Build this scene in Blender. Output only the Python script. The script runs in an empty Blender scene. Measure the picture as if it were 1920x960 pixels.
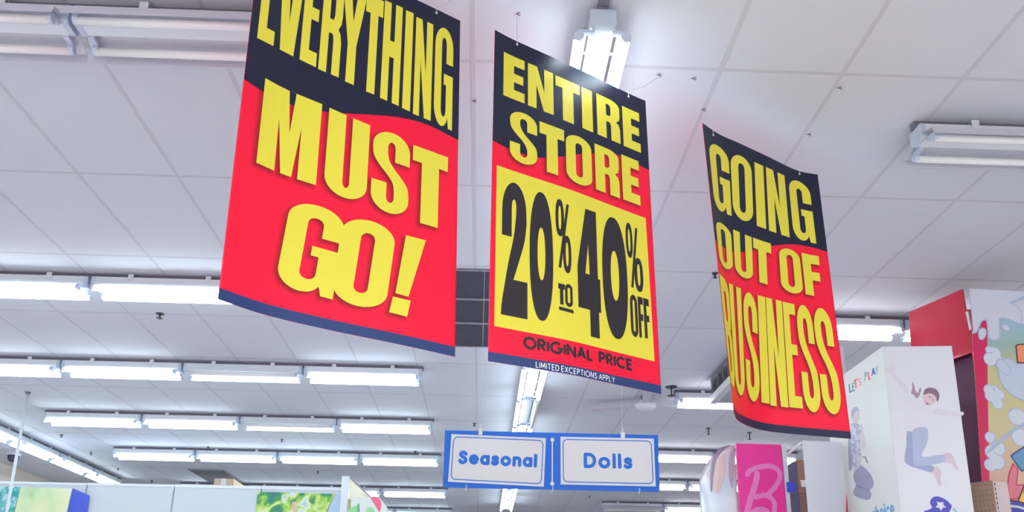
import bpy, bmesh, math, random
import numpy as np
from mathutils import Vector, Matrix
from mathutils.geometry import delaunay_2d_cdt

# ---------------------------------------------------------------- camera
scene = bpy.context.scene
COL = scene.collection
random.seed(4)
CAM_Z = 1.55                      # eye height of the photographer above the floor
CEIL = CAM_Z + 2.7227             # ceiling height
PITCH, YAW, ROLL, FOCAL = .2864, .0315, .0155, 1639.1
fw = Vector((math.sin(YAW)*math.cos(PITCH), math.cos(YAW)*math.cos(PITCH), math.sin(PITCH)))
rt0 = Vector((math.cos(YAW), -math.sin(YAW), 0)); up0 = rt0.cross(fw)
rt = rt0*math.cos(ROLL) + up0*math.sin(ROLL); up = up0*math.cos(ROLL) - rt0*math.sin(ROLL)
cam_data = bpy.data.cameras.new('camera')
cam = bpy.data.objects.new('camera', cam_data); COL.objects.link(cam)
cam.matrix_world = Matrix(((rt.x, up.x, -fw.x, 0), (rt.y, up.y, -fw.y, 0), (rt.z, up.z, -fw.z, CAM_Z), (0, 0, 0, 1)))
cam_data.sensor_fit = 'HORIZONTAL'; cam_data.sensor_width = 36
cam_data.lens = FOCAL/1920*36
cam_data.shift_y = 240/1920       # the photograph is the upper part of a taller frame
cam_data.clip_start = .05; cam_data.clip_end = 100
scene.camera = cam

# ---------------------------------------------------------------- world, light, exposure
scene.view_settings.view_transform = 'Standard'
scene.view_settings.look = 'None'
scene.view_settings.gamma = 1
scene.view_settings.use_curve_mapping = False
scene.view_settings.exposure = EXPOSURE = 0.0
scene.cycles.use_denoising = True
scene.cycles.max_bounces = 8
scene.cycles.diffuse_bounces = 5
scene.cycles.sample_clamp_indirect = 6
TUBE = 16.0                       # radiance of a lit fluorescent tube
wd = bpy.data.worlds.new('store_air'); scene.world = wd; wd.use_nodes = True
wd.node_tree.nodes['Background'].inputs[0].default_value = (.8, .85, 1, 1)
wd.node_tree.nodes['Background'].inputs[1].default_value = .05
def area(name, loc, sx, sy, power, color=(1, 1, 1)):
    l = bpy.data.lights.new(name, 'AREA'); l.shape = 'RECTANGLE'; l.size = sx; l.size_y = sy
    l.energy = power; l.color = color
    o = bpy.data.objects.new(name, l); COL.objects.link(o); o.location = loc
# the rows of ceiling fluorescents that go on behind the photographer
for y in (-1.4, -3.8, -6.2):
    area('ceiling_light_row', (-2.2, y, CEIL-.16), 9.0, .3, 190, (.95, .99, 1))
    area('ceiling_light_row', (6.4, y, CEIL-.16), 5.0, .3, 106, (.98, 1, .99))

# ---------------------------------------------------------------- helpers
def s2l(c): return c/12.92 if c <= .04045 else ((c+.055)/1.055)**2.4
def rgb(r, g, b): return (s2l(r/255), s2l(g/255), s2l(b/255), 1)
MATS = {}
def mat(name, col, rough=.5, spec=.5, metal=0, vary=.05, scale=18, bump=0, emit=0, ink=False, coat=0, bdist=.002, detail=4):
    """procedural material: a base colour with a little noise in tone and an optional bump"""
    if name in MATS: return MATS[name]
    m = bpy.data.materials.new(name); m.use_nodes = True; nt = m.node_tree; N = nt.nodes; L = nt.links
    b = N['Principled BSDF']; b.inputs['Roughness'].default_value = rough; b.inputs['Metallic'].default_value = metal
    b.inputs['Specular IOR Level'].default_value = spec; b.inputs['Coat Weight'].default_value = coat
    tc = N.new('ShaderNodeTexCoord'); nz = N.new('ShaderNodeTexNoise'); nz.inputs['Scale'].default_value = scale
    nz.inputs['Detail'].default_value = detail; L.new(tc.outputs['Object'], nz.inputs['Vector'])
    mx = N.new('ShaderNodeMix'); mx.data_type = 'RGBA'
    c = col; mx.inputs[6].default_value = tuple(min(1, x*(1-vary)) for x in c[:3])+(1,)
    mx.inputs[7].default_value = tuple(min(1, x*(1+vary)) for x in c[:3])+(1,)
    L.new(nz.outputs['Fac'], mx.inputs[0]); src = mx.outputs[2]
    if ink:      # second printed ink: a darker red laid down around the lettering
        at = N.new('ShaderNodeAttribute'); at.attribute_name = 'printed_ink'
        m2 = N.new('ShaderNodeMix'); m2.data_type = 'RGBA'; L.new(at.outputs['Fac'], m2.inputs[0])
        L.new(src, m2.inputs[6]); m2.inputs[7].default_value = ink; src = m2.outputs[2]
    L.new(src, b.inputs['Base Color'])
    if bump:
        bp = N.new('ShaderNodeBump'); bp.inputs['Strength'].default_value = bump; bp.inputs['Distance'].default_value = bdist
        L.new(nz.outputs['Fac'], bp.inputs['Height']); L.new(bp.outputs[0], b.inputs['Normal'])
    if emit:
        b.inputs['Emission Color'].default_value = c; b.inputs['Emission Strength'].default_value = emit
    MATS[name] = m; return m
def ramp_mat(name, stops, scale=6, axis=None, rough=.45, detail=3, distortion=0, vor=False):
    """procedural print: noise (or a gradient along one object axis) through a colour ramp"""
    if name in MATS: return MATS[name]
    m = bpy.data.materials.new(name); m.use_nodes = True; nt = m.node_tree; N = nt.nodes; L = nt.links
    b = N['Principled BSDF']; b.inputs['Roughness'].default_value = rough
    tc = N.new('ShaderNodeTexCoord'); r = N.new('ShaderNodeValToRGB'); el = r.color_ramp.elements
    while len(el) > 1: el.remove(el[-1])
    el[0].position, el[0].color = stops[0]
    for p, c in stops[1:]:
        e = el.new(p); e.color = c
    if axis is None:
        if vor:
            nz = N.new('ShaderNodeTexVoronoi'); L.new(tc.outputs['Object'], nz.inputs['Vector']); nz.inputs['Scale'].default_value = scale
            sp = N.new('ShaderNodeSeparateColor'); L.new(nz.outputs['Color'], sp.inputs[0]); L.new(sp.outputs[0], r.inputs[0])
        else:
            nz = N.new('ShaderNodeTexNoise'); nz.inputs['Scale'].default_value = scale; nz.inputs['Detail'].default_value = detail
            nz.inputs['Distortion'].default_value = distortion
            L.new(tc.outputs['Object'], nz.inputs['Vector']); L.new(nz.outputs['Fac'], r.inputs[0])
    else:
        a, lo, hi, wob = axis
        sp = N.new('ShaderNodeSeparateXYZ'); L.new(tc.outputs['Object'], sp.inputs[0])
        mr = N.new('ShaderNodeMapRange'); mr.inputs[1].default_value = lo; mr.inputs[2].default_value = hi
        nz = N.new('ShaderNodeTexNoise'); nz.inputs['Scale'].default_value = scale; L.new(tc.outputs['Object'], nz.inputs['Vector'])
        ml = N.new('ShaderNodeMath'); ml.operation = 'MULTIPLY_ADD'; ml.inputs[1].default_value = wob
        L.new(nz.outputs['Fac'], ml.inputs[0]); L.new(sp.outputs[a], ml.inputs[2])
        L.new(ml.outputs[0], mr.inputs[0]); L.new(mr.outputs[0], r.inputs[0])
    L.new(r.outputs[0], b.inputs['Base Color']); MATS[name] = m; return m

class MB:
    """collects shapes and links them as one mesh object"""
    def __init__(s): s.v = []; s.f = []
    def add(s, vs, fs):
        o = len(s.v); s.v += [tuple(v) for v in vs]; s.f += [tuple(i+o for i in f) for f in fs]; return s
    def box(s, x0, x1, y0, y1, z0, z1):
        return s.add([(x, y, z) for z in (z0, z1) for y in (y0, y1) for x in (x0, x1)],
                     [(0, 2, 3, 1), (4, 5, 7, 6), (0, 1, 5, 4), (2, 6, 7, 3), (0, 4, 6, 2), (1, 3, 7, 5)])
    def hexa(s, p):   # 8 corners, bottom four then top four, both counter-clockwise seen from above
        return s.add(p, [(3, 2, 1, 0), (4, 5, 6, 7), (0, 1, 5, 4), (1, 2, 6, 5), (2, 3, 7, 6), (3, 0, 4, 7)])
    def tube(s, pts, r, n=8, cap=True):
        pts = [Vector(p) for p in pts]; rings = []
        for i, p in enumerate(pts):
            d = (pts[min(i+1, len(pts)-1)]-pts[max(i-1, 0)]).normalized()
            a = d.orthogonal().normalized() if i == 0 else (rings_a - d*rings_a.dot(d)).normalized()
            rings_a = a; b = d.cross(a); rr = r[i] if isinstance(r, (list, tuple)) else r
            rings.append([p+(a*math.cos(t)+b*math.sin(t))*rr for t in [2*math.pi*k/n for k in range(n)]])
        vs = [v for ring in rings for v in ring]; fs = []
        for i in range(len(pts)-1):
            for k in range(n): fs.append((i*n+k, i*n+(k+1) % n, (i+1)*n+(k+1) % n, (i+1)*n+k))
        if cap: fs += [tuple(range(n-1, -1, -1)), tuple(range((len(pts)-1)*n, len(pts)*n))]
        return s.add(vs, fs)
    def lathe(s, c, prof, n=20):
        c = Vector(c); vs = [(c.x+r*math.cos(2*math.pi*k/n), c.y+r*math.sin(2*math.pi*k/n), c.z+z) for r, z in prof for k in range(n)]; fs = []
        for i in range(len(prof)-1):
            for k in range(n): fs.append((i*n+k, i*n+(k+1) % n, (i+1)*n+(k+1) % n, (i+1)*n+k))
        return s.add(vs, fs+[tuple(range(n-1, -1, -1)), tuple(range((len(prof)-1)*n, len(prof)*n))])
    def prism(s, loop, w):     # closed loop of 3-D points pushed along vector w
        n = len(loop); a = [Vector(p) for p in loop]; w = Vector(w)
        return s.add(a+[p+w for p in a], [tuple(range(n)), tuple(range(2*n-1, n-1, -1))]+[(i, i+n, (i+1) % n+n, (i+1) % n) for i in range(n)])
    def build(s, name, m, parent=None, smooth=False, bevel=0):
        me = bpy.data.meshes.new(name); me.from_pydata(s.v, [], s.f); me.update()
        bm = bmesh.new(); bm.from_mesh(me); bmesh.ops.recalc_face_normals(bm, faces=bm.faces); bm.to_mesh(me); bm.free()
        me.materials.append(m); o = bpy.data.objects.new(name, me); COL.objects.link(o)
        if smooth: me.polygons.foreach_set('use_smooth', [True]*len(me.polygons))
        if bevel:
            bv = o.modifiers.new('bevel', 'BEVEL'); bv.width = bevel; bv.segments = 2; bv.limit_method = 'ANGLE'
        if parent: o.parent = parent
        return o
def tag(o, label=None, cat=None, group=None, kind=None):
    for k, v in (('label', label), ('category', cat), ('group', group), ('kind', kind)):
        if v: o[k] = v
    return o
def thing(name, label, cat, loc=(0, 0, 0), group=None):
    o = bpy.data.objects.new(name, None); COL.objects.link(o); o.location = loc; o.empty_display_size = .1
    return tag(o, label, cat, group)
def copy_tree(o, parent=None):
    c = o.copy(); COL.objects.link(c); c.parent = parent
    for ch in list(o.children): copy_tree(ch, c)
    return c
def struct(name, mb, m): return tag(mb.build(name, m), kind='structure')

# ---- flat printed shapes laid on a surface given as a function (u, v, height) -> point
def inside(loops, P):
    P = np.asarray(P, float); r = np.zeros(len(P), bool)
    for lp in loops:
        a = np.array(lp, float); b = np.roll(a, -1, 0)
        for (x1, y1), (x2, y2) in zip(a, b):
            if y1 == y2: continue
            c = ((y1 > P[:, 1]) != (y2 > P[:, 1])) & (P[:, 0] < (x2-x1)*(P[:, 1]-y1)/(y2-y1)+x1); r ^= c
    return r
def edge_dist(loops, P):
    d = np.full(len(P), 9.)
    for lp in loops:
        a = np.array(lp, float); b = np.roll(a, -1, 0)
        for p, q in zip(a, b):
            e = q-p; l = e@e
            if l < 1e-12: continue
            t = np.clip(((P-p)@e)/l, 0, 1); d = np.minimum(d, np.hypot(*(P-p-t[:, None]*e).T))
    return d
def fill(loops, step=.04):
    vs, es, = [], []
    for lp in loops:
        q = []
        for a, b in zip(lp, lp[1:]+lp[:1]):
            n = max(1, int(math.hypot(b[0]-a[0], b[1]-a[1])/step))
            q += [(a[0]+(b[0]-a[0])*k/n, a[1]+(b[1]-a[1])*k/n) for k in range(n)]
        o = len(vs); vs += q; es += [(o+i, o+(i+1) % len(q)) for i in range(len(q))]
    A = np.array(vs); lo, hi = A.min(0), A.max(0)
    gx = np.arange(lo[0]+step/2, hi[0], step); gy = np.arange(lo[1]+step/2, hi[1], step)
    if len(gx)*len(gy) and len(gx)*len(gy) < 4000:
        G = np.array([(x, y) for x in gx for y in gy]); G = G[inside(loops, G)]
        if len(G):
            G = G[edge_dist(loops, G) > step*.3]; vs = vs+[tuple(g) for g in G]
    r = delaunay_2d_cdt([Vector(v) for v in vs], es, [], 0, 1e-7)
    co = np.array([tuple(v) for v in r[0]]); tr = [tuple(f) for f in r[2]]
    c = np.array([co[list(f)].mean(0) for f in tr]); ok = inside(loops, c)
    return [tuple(v) for v in co], [f for f, k in zip(tr, ok) if k]
def decal(name, shapes, surf, h, m, parent, step=.04):
    """shapes: list of loop lists; one mesh of printed ink laid h above the surface"""
    mb = MB()
    for k, loops in enumerate(shapes):
        v, f = fill([list(l) for l in loops], step); mb.add([surf(x, y, h+k*2e-5) for x, y in v], f)
    return mb.build(name, m, parent)
def smooth_loop(p, n=5):
    out = []; k = len(p)
    for i in range(k):
        a, b, c, d = [np.array(p[(i+j-1) % k]) for j in range(4)]
        for t in np.arange(n)/n:
            out.append(tuple(.5*(2*b+(c-a)*t+(2*a-5*b+4*c-d)*t*t+(3*b-a-3*c+d)*t**3)))
    return out
def spline(p, n=8):
    p = [np.array(q, float) for q in p]; q = [2*p[0]-p[1]]+p+[2*p[-1]-p[-2]]; out = []
    for i in range(len(p)-1):
        a, b, c, d = q[i:i+4]
        for t in np.arange(n)/n:
            out.append(tuple(.5*(2*b+(c-a)*t+(2*a-5*b+4*c-d)*t*t+(3*b-a-3*c+d)*t**3)))
    return out+[tuple(p[-1])]
def stroke(pts, w, cap=8, asp=1):
    """outline of a thick round-ended line; w is half its width"""
    p = [np.array((x*asp, y)) for x, y in pts]; L, R = [], []
    for i, q in enumerate(p):
        t = p[min(i+1, len(p)-1)]-p[max(i-1, 0)]; t = t/(np.hypot(*t)+1e-9); n = np.array((-t[1], t[0]))
        L.append(q+n*w); R.append(q-n*w)
    def end(c, d0):
        return [c+w*np.array((math.cos(a), math.sin(a))) for a in [d0+math.pi*k/cap for k in range(1, cap)]]
    t0 = p[0]-p[1]; t1 = p[-1]-p[-2]
    e1 = end(p[-1], math.atan2(t1[1], t1[0])+math.pi/2)[::-1] if cap else []
    e1 = [p[-1]+w*np.array((math.cos(a), math.sin(a))) for a in [math.atan2(t1[1], t1[0])+math.pi/2-math.pi*k/cap for k in range(1, cap)]] if cap else []
    e0 = [p[0]+w*np.array((math.cos(a), math.sin(a))) for a in [math.atan2(t0[1], t0[0])+math.pi/2-math.pi*k/cap for k in range(1, cap)]] if cap else []
    return [(x/asp, y) for x, y in L+e1+R[::-1]+e0]
TICK = [0]
def ribbon(mb, pts, w, surf, h, cap=8, asp=1):
    """a thick printed line: quads plus round ends, each a hair higher than the last so none lie in one plane"""
    p = [np.array((x*asp, y), float) for x, y in pts]; off = []
    for i in range(1, len(p)-1):          # a sharp corner starts a new line
        a, b = p[i]-p[i-1], p[i+1]-p[i]; la, lb = np.hypot(*a)+1e-9, np.hypot(*b)+1e-9
        if (a@b)/(la*lb) < .35:
            o = 0 if cap else w*.75; e0 = p[i]+a/la*o; e1 = p[i]-b/lb*o; un = lambda q: (q[0]/asp, q[1])
            ribbon(mb, [un(q) for q in p[:i]]+[un(e0)], w, surf, h, cap, asp)
            ribbon(mb, [un(e1)]+[un(q) for q in p[i+1:]], w, surf, h, cap, asp); return
    for i, q in enumerate(p):
        a = p[i]-p[max(i-1, 0)]; b = p[min(i+1, len(p)-1)]-p[i]; a = a/(np.hypot(*a)+1e-9); b = b/(np.hypot(*b)+1e-9)
        t = a+b; t = t/(np.hypot(*t)+1e-9); n = np.array((-t[1], t[0])); k = max(.6, abs(t@(b if i == 0 else a))); off.append(n*w/k)
    def put(vs):
        TICK[0] = (TICK[0]+1) % 24
        mb.add([surf(x/asp, y, h+TICK[0]*1.5e-5) for x, y in vs], [tuple(range(len(vs)))])
    for i in range(len(p)-1): put([p[i]+off[i], p[i+1]+off[i+1], p[i+1]-off[i+1], p[i]-off[i]])
    if cap:
        for c in ((p[0], p[-1]) if np.hypot(*(p[0]-p[-1])) > 1e-6 else ()):
            put([c+w*np.array((math.cos(a), math.sin(a))) for a in [2*math.pi*k/(2*cap) for k in range(2*cap)]])
def arc(cx, cy, rx, ry, a0, a1, n=12):
    return [(cx+rx*math.cos(math.radians(a0+(a1-a0)*k/n)), cy+ry*math.sin(math.radians(a0+(a1-a0)*k/n))) for k in range(n+1)]

# ---- heavy poster capitals in a unit box, x right, y down
def glyph(ch, tx=.40, ty=.15):
    w = 1-tx
    if ch == 'I': return [[[(0, 0), (1, 0), (1, 1), (0, 1)]]]
    if ch == 'E': return [[[(0, 0), (1, 0), (1, ty*1.1), (.5, ty*1.1), (.5, .40), (.94, .40), (.94, .40+ty), (.5, .40+ty), (.5, 1-ty*1.1), (1, 1-ty*1.1), (1, 1), (0, 1)]]]
    if ch == 'F': return [[[(0, 0), (1, 0), (1, ty*1.2), (.5, ty*1.2), (.5, .42), (.94, .42), (.94, .42+ty*1.1), (.5, .42+ty*1.1), (.5, 1), (0, 1)]]]
    if ch == 'T': return [[[(0, 0), (1, 0), (1, ty*1.2), (.5+tx/2, ty*1.2), (.5+tx/2, 1), (.5-tx/2, 1), (.5-tx/2, ty*1.2), (0, ty*1.2)]]]
    if ch == 'L': return [[[(0, 0), (.5, 0), (.5, .83), (1, .83), (1, 1), (0, 1)]]]
    if ch == 'H': return [[[(0, 0), (tx, 0), (tx, .39), (w, .39), (w, 0), (1, 0), (1, 1), (w, 1), (w, .39+ty*1.1), (tx, .39+ty*1.1), (tx, 1), (0, 1)]]]
    if ch == 'N': return [[[(0, 0), (tx, 0), (w, .56), (w, 0), (1, 0), (1, 1), (w-.03, 1), (tx-.03, .44), (tx-.03, 1), (0, 1)]]]
    if ch == 'M': return [[[(0, 0), (.44, 0), (.5, .50), (.56, 0), (1, 0), (1, 1), (.69, 1), (.69, .38), (.59, 1), (.41, 1), (.31, .38), (.31, 1), (0, 1)]]]
    if ch == 'V': return [[[(0, 0), (.38, 0), (.5, .70), (.62, 0), (1, 0), (.77, 1), (.23, 1)]]]
    if ch == 'Y': return [[[(0, 0), (.36, 0), (.5, .36), (.64, 0), (1, 0), (.67, .60), (.67, 1), (.33, 1), (.33, .60)]]]
    if ch == 'O':
        r = .20; q = .07; ix = .5-tx
        return [[arc(.5, r, .5, r, 180, 360, 16)+arc(.5, 1-r, .5, r, 0, 180, 16),
                 arc(.5, ty+q, ix, q, 180, 360, 8)+arc(.5, 1-ty-q, ix, q, 0, 180, 8)]]
    if ch == 'U':
        r = .20; q = .07; ix = .5-tx
        return [[[(0, 0)]+[(tx, 0)]+arc(.5, 1-ty-q, ix, q, 180, 0, 8)+[(w, 0), (1, 0)]+arc(.5, 1-r, .5, r, 0, 180, 16)]]
    if ch == 'G':
        r = .20; q = .07; ix = .5-tx
        return [[[(1, .36)]+arc(.5, r, .5, r, 360, 180, 16)+arc(.42, 1-r, .42, r, 180, 90, 8)
                 + [(.56, .985), (.66, .95), (.73, .90), (.78, 1), (1, 1), (1, .47), (.5, .47), (.5, .58), (w, .58)]
                 + arc(.5, 1-ty-q, ix, q, 0, 180, 8)+arc(.5, ty+q, ix, q, 180, 360, 8)+[(w, .36)]]]
    if ch == 'S':
        k = tx
        return [[[(1, .36)]+arc(.5, .2, .5, .2, 360, 180, 16)
                 + spline([(0, .24), (.04, .35), (.20, .45), (.42, .545), (.56, .63), (1-k, .72)], 4)
                 + arc(.5, .81, .5-k, .065, 0, 180, 8)+[(k, .64), (0, .64)]+arc(.5, .8, .5, .2, 180, 0, 16)
                 + spline([(1, .76), (.96, .635), (.80, .54), (.58, .44), (.45, .36), (k, .27)], 4)
                 + arc(.5, .19, .5-k, .065, 180, 360, 8)+[(1-k, .36)]]]
    if ch == 'R':
        return [[[(0, 0), (.55, 0)]+arc(.55, .15, .45, .15, -90, 0, 8)+[(1, .36), (.96, .45), (.83, .51), (.95, .56), (1, .65), (1, 1), (w, 1), (w, .64), (w-.05, .58), (tx, .58), (tx, 1), (0, 1)],
                 [(tx, .15), (tx, .43), (w-.06, .43), (w, .38), (w, .20), (w-.06, .15)]]]
    if ch == 'B':
        return [[[(0, 0), (.55, 0)]+arc(.55, .14, .45, .14, -90, 0, 8)+[(1, .34), (.96, .43), (.84, .475), (.96, .53), (1, .62)]+arc(.55, .85, .45, .15, 0, 90, 8)+[(0, 1)],
                 [(tx, .13), (tx, .41), (w-.06, .41), (w, .36), (w, .18), (w-.06, .13)], [(tx, .54), (tx, .87), (w-.06, .87), (w, .82), (w, .59), (w-.06, .54)]]]
    if ch == '2':
        return [[[(0, .42), (0, .24)]+arc(.48, .22, .48, .22, 180, 360, 14)
                 + spline([(.97, .30), (.88, .44), (.66, .60), (.46, .735)], 4)+[(1, .735), (1, 1), (0, 1), (.02, .93)]
                 + spline([(.05, .88), (.26, .62), (.46, .42), (.55, .26)], 4)+arc(.47, .19, .09, .06, 0, -180, 8)+[(.38, .42)]]]
    if ch == '0':
        e = lambda cx, cy, rx, ry, p, n: [(cx+rx*math.copysign(abs(math.cos(t))**p, math.cos(t)), cy+ry*math.copysign(abs(math.sin(t))**p, math.sin(t))) for t in [2*math.pi*i/n for i in range(n)]]
        return [[e(.5, .5, .5, .5, .88, 44), e(.5, .49, .165, .205, .9, 28)]]
    if ch == 'o':
        e = lambda rx, ry, p, n: [(.5+rx*math.copysign(abs(math.cos(t))**p, math.cos(t)), .5+ry*math.copysign(abs(math.sin(t))**p, math.sin(t))) for t in [2*math.pi*i/n for i in range(n)]]
        return [[e(.5, .5, .8, 28), e(.17, .32, .8, 20)]]
    if ch == '4':
        return [[[(.42, 0), (.90, 0), (.90, .54), (1, .54), (1, .80), (.90, .80), (.90, 1), (.50, 1), (.50, .80), (0, .80), (0, .48)],
                 [(.50, .28), (.53, .525), (.34, .525)]]]
def place(ch, x0, x1, y0, y1, y2=None, y3=None, shear=0, **kw):
    """a letter in a box of the sheet; y0..y1 at its left side, y2..y3 at its right side; shear leans it"""
    y2 = y0 if y2 is None else y2; y3 = y1 if y3 is None else y3
    def f(p):
        a = y0+(y2-y0)*p[0]; b = y1+(y3-y1)*p[0]; y = a+(b-a)*p[1]
        return (x0+(x1-x0)*p[0]+shear*(y1-y), y)
    return [[[f(p) for p in lp] for lp in loops] for loops in glyph(ch, **kw)]

# ---- monoline letters (x right, y up, capital height 1, x-height .70): lists of centre lines and an advance
def A_(*a): return arc(*a)
MONO = {
 'A': ([[(0, 0), (.37, 1), (.74, 0)], [(.13, .33), (.61, .33)]], .74), 'C': ([A_(.48, .5, .48, .5, 48, 312, 20)], .82),
 'D': ([[(0, 0), (0, 1), (.28, 1)]+A_(.28, .5, .42, .5, 90, -90, 14)+[(0, 0)]], .70), 'E': ([[(.52, 1), (0, 1), (0, 0), (.52, 0)], [(0, .52), (.46, .52)]], .52),
 'G': ([A_(.5, .5, .5, .5, 50, 350, 22)+[(1, .46), (.60, .46)]], 1.0), 'I': ([[(0, 0), (0, 1)]], .0), 'L': ([[(0, 1), (0, 0), (.46, 0)]], .46),
 'M': ([[(0, 0), (.08, 1), (.44, .2), (.80, 1), (.88, 0)]], .88), 'N': ([[(0, 0), (0, 1), (.70, 0), (.70, 1)]], .70),
 'O': ([A_(.5, .5, .5, .5, 0, 360, 28)], 1.0), 'P': ([[(0, 0), (0, 1), (.26, 1)]+A_(.26, .74, .26, .26, 90, -90, 10)+[(0, .48)]], .52),
 'R': ([[(0, 0), (0, 1), (.26, 1)]+A_(.26, .74, .26, .26, 90, -90, 10)+[(0, .48)], [(.22, .48), (.56, 0)]], .56),
 'S': ([spline([(.50, .84), (.40, .96), (.26, 1), (.08, .90), (.05, .74), (.20, .58), (.38, .47), (.52, .30), (.46, .10), (.28, 0), (.10, .04), (0, .18)], 4)], .52),
 'T': ([[(0, 1), (.62, 1)], [(.31, 1), (.31, 0)]], .62), 'X': ([[(0, 1), (.62, 0)], [(.62, 1), (0, 0)]], .62), 'Y': ([[(0, 1), (.33, .45), (.66, 1)], [(.33, .45), (.33, 0)]], .66),
 'a': ([A_(.28, .34, .28, .34, 0, 360, 20), [(.56, .68), (.56, 0)]], .56), 'e': ([[(.04, .36), (.58, .36)]+A_(.30, .34, .29, .34, 5, 318, 20)], .58),
 'c': ([A_(.30, .34, .30, .34, 52, 308, 16)], .50), 'h': ([[(0, 0), (0, 1)], [(0, .40)]+A_(.25, .42, .25, .26, 180, 0, 10)+[(.50, 0)]], .50), 'i': ([[(0, 0), (0, .66)], [(0, .92), (0, .95)]], .0),
 'l': ([[(0, 0), (0, 1)]], .0), 'n': ([[(0, 0), (0, .68)], [(0, .40)]+A_(.25, .42, .25, .26, 180, 0, 10)+[(.50, 0)]], .50), 'o': ([A_(.33, .34, .33, .34, 0, 360, 22)], .66),
 's': ([spline([(.42, .56), (.34, .66), (.20, .68), (.06, .60), (.06, .46), (.22, .36), (.38, .28), (.42, .14), (.30, .02), (.14, 0), (0, .10)], 4)], .42),
}
def write(mb, text, x0, x1, base, height, w, surf, h, asp=1, gap=.2, space=.35, cap=8):
    """monoline text fitted between x0 and x1 with its baseline at v = base"""
    adv = 0; pos = []
    for i, c in enumerate(text):
        if c == ' ': adv += space; continue
        pos.append((c, adv)); adv += MONO[c][1]+gap
    adv -= gap; k = (x1-x0)/adv
    for c, a in pos:
        for ln in MONO[c][0]:
            b = base if not callable(base) else None
            ribbon(mb, [(x0+(a+x)*k, (base if b is not None else base(x0+(a+x)*k))-y*height) for x, y in ln], w, surf, h, cap, asp)

# ---------------------------------------------------------------- materials
M_tile = mat('ceiling_tile', rgb(214, 216, 224), .9, .2, vary=.03, scale=90, bump=.15)
M_grid = mat('ceiling_grid_metal', rgb(201, 200, 207), .85, .3, vary=.03)
M_wall = mat('cream_wall', rgb(232, 220, 208), .8, .2)
M_floor = mat('pale_floor', rgb(232, 230, 234), .45, .4, vary=.06, scale=2)
M_white = mat('white_enamel', rgb(226, 232, 238), .3, .5, vary=.02)
M_refl = mat('white_reflector', rgb(232, 236, 242), .18, .6, vary=.02)
M_trough = mat('worn_trough', rgb(214, 214, 224), .22, .6, metal=.35, vary=.04)
M_rail = mat('grey_rail', rgb(120, 116, 132), .5, .4)
M_cap = mat('pale_blue_plastic', rgb(196, 208, 226), .45, .5)
M_tube = mat('lit_tube', (.80, .92, 1, 1), .4, vary=0, emit=TUBE)
M_tube_w = mat('lit_tube_neutral', (1, .96, .98, 1), .4, vary=0, emit=TUBE)
M_off = mat('unlit_tube', rgb(238, 240, 242), .2, .5, vary=.02)
M_dark = mat('dark_metal', rgb(58, 50, 62), .5, .4)
M_rust = mat('rusty_wire', rgb(96, 70, 60), .6, .3)
M_clear = mat('pale_string', rgb(205, 206, 214), .4, .4)

# ---------------------------------------------------------------- the setting
X0, X1, Y0, Y1 = -8.0, 10.0, -9.0, 24.0
struct('floor', MB().box(X0, X1, Y0, Y1, -.1, 0), M_floor)
struct('ceiling', MB().box(X0, X1, Y0, Y1, CEIL, CEIL+.1), M_tile)
struct('wall_left', MB().box(X0-.15, X0, Y0, Y1, -.1, CEIL+.1), M_wall)
struct('wall_right', MB().box(X1, X1+.15, Y0, Y1, -.1, CEIL+.1), M_wall)
struct('wall_back', MB().box(X0-.15, X1+.15, Y1, Y1+.15, -.1, CEIL+.1), M_wall)
struct('wall_front', MB().box(X0-.15, X1+.15, Y0-.15, Y0, -.1, CEIL+.1), M_wall)
g = MB()
GX, GY = -.10, 3.6635             # the grid of 2 by 4 foot tiles
for i in range(-12, 17):
    x = GX+.61*i
    if X0 < x < X1: g.box(x-.011, x+.011, Y0, Y1, CEIL-.0015, CEIL+.002)
for j in range(-10, 17):
    y = GY+1.22*j
    if Y0 < y < Y1: g.box(X0, X1, y-.011, y+.011, CEIL-.0012, CEIL+.002)
struct('trim_1', g, M_grid)       # the ceiling's T-bar grid

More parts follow.
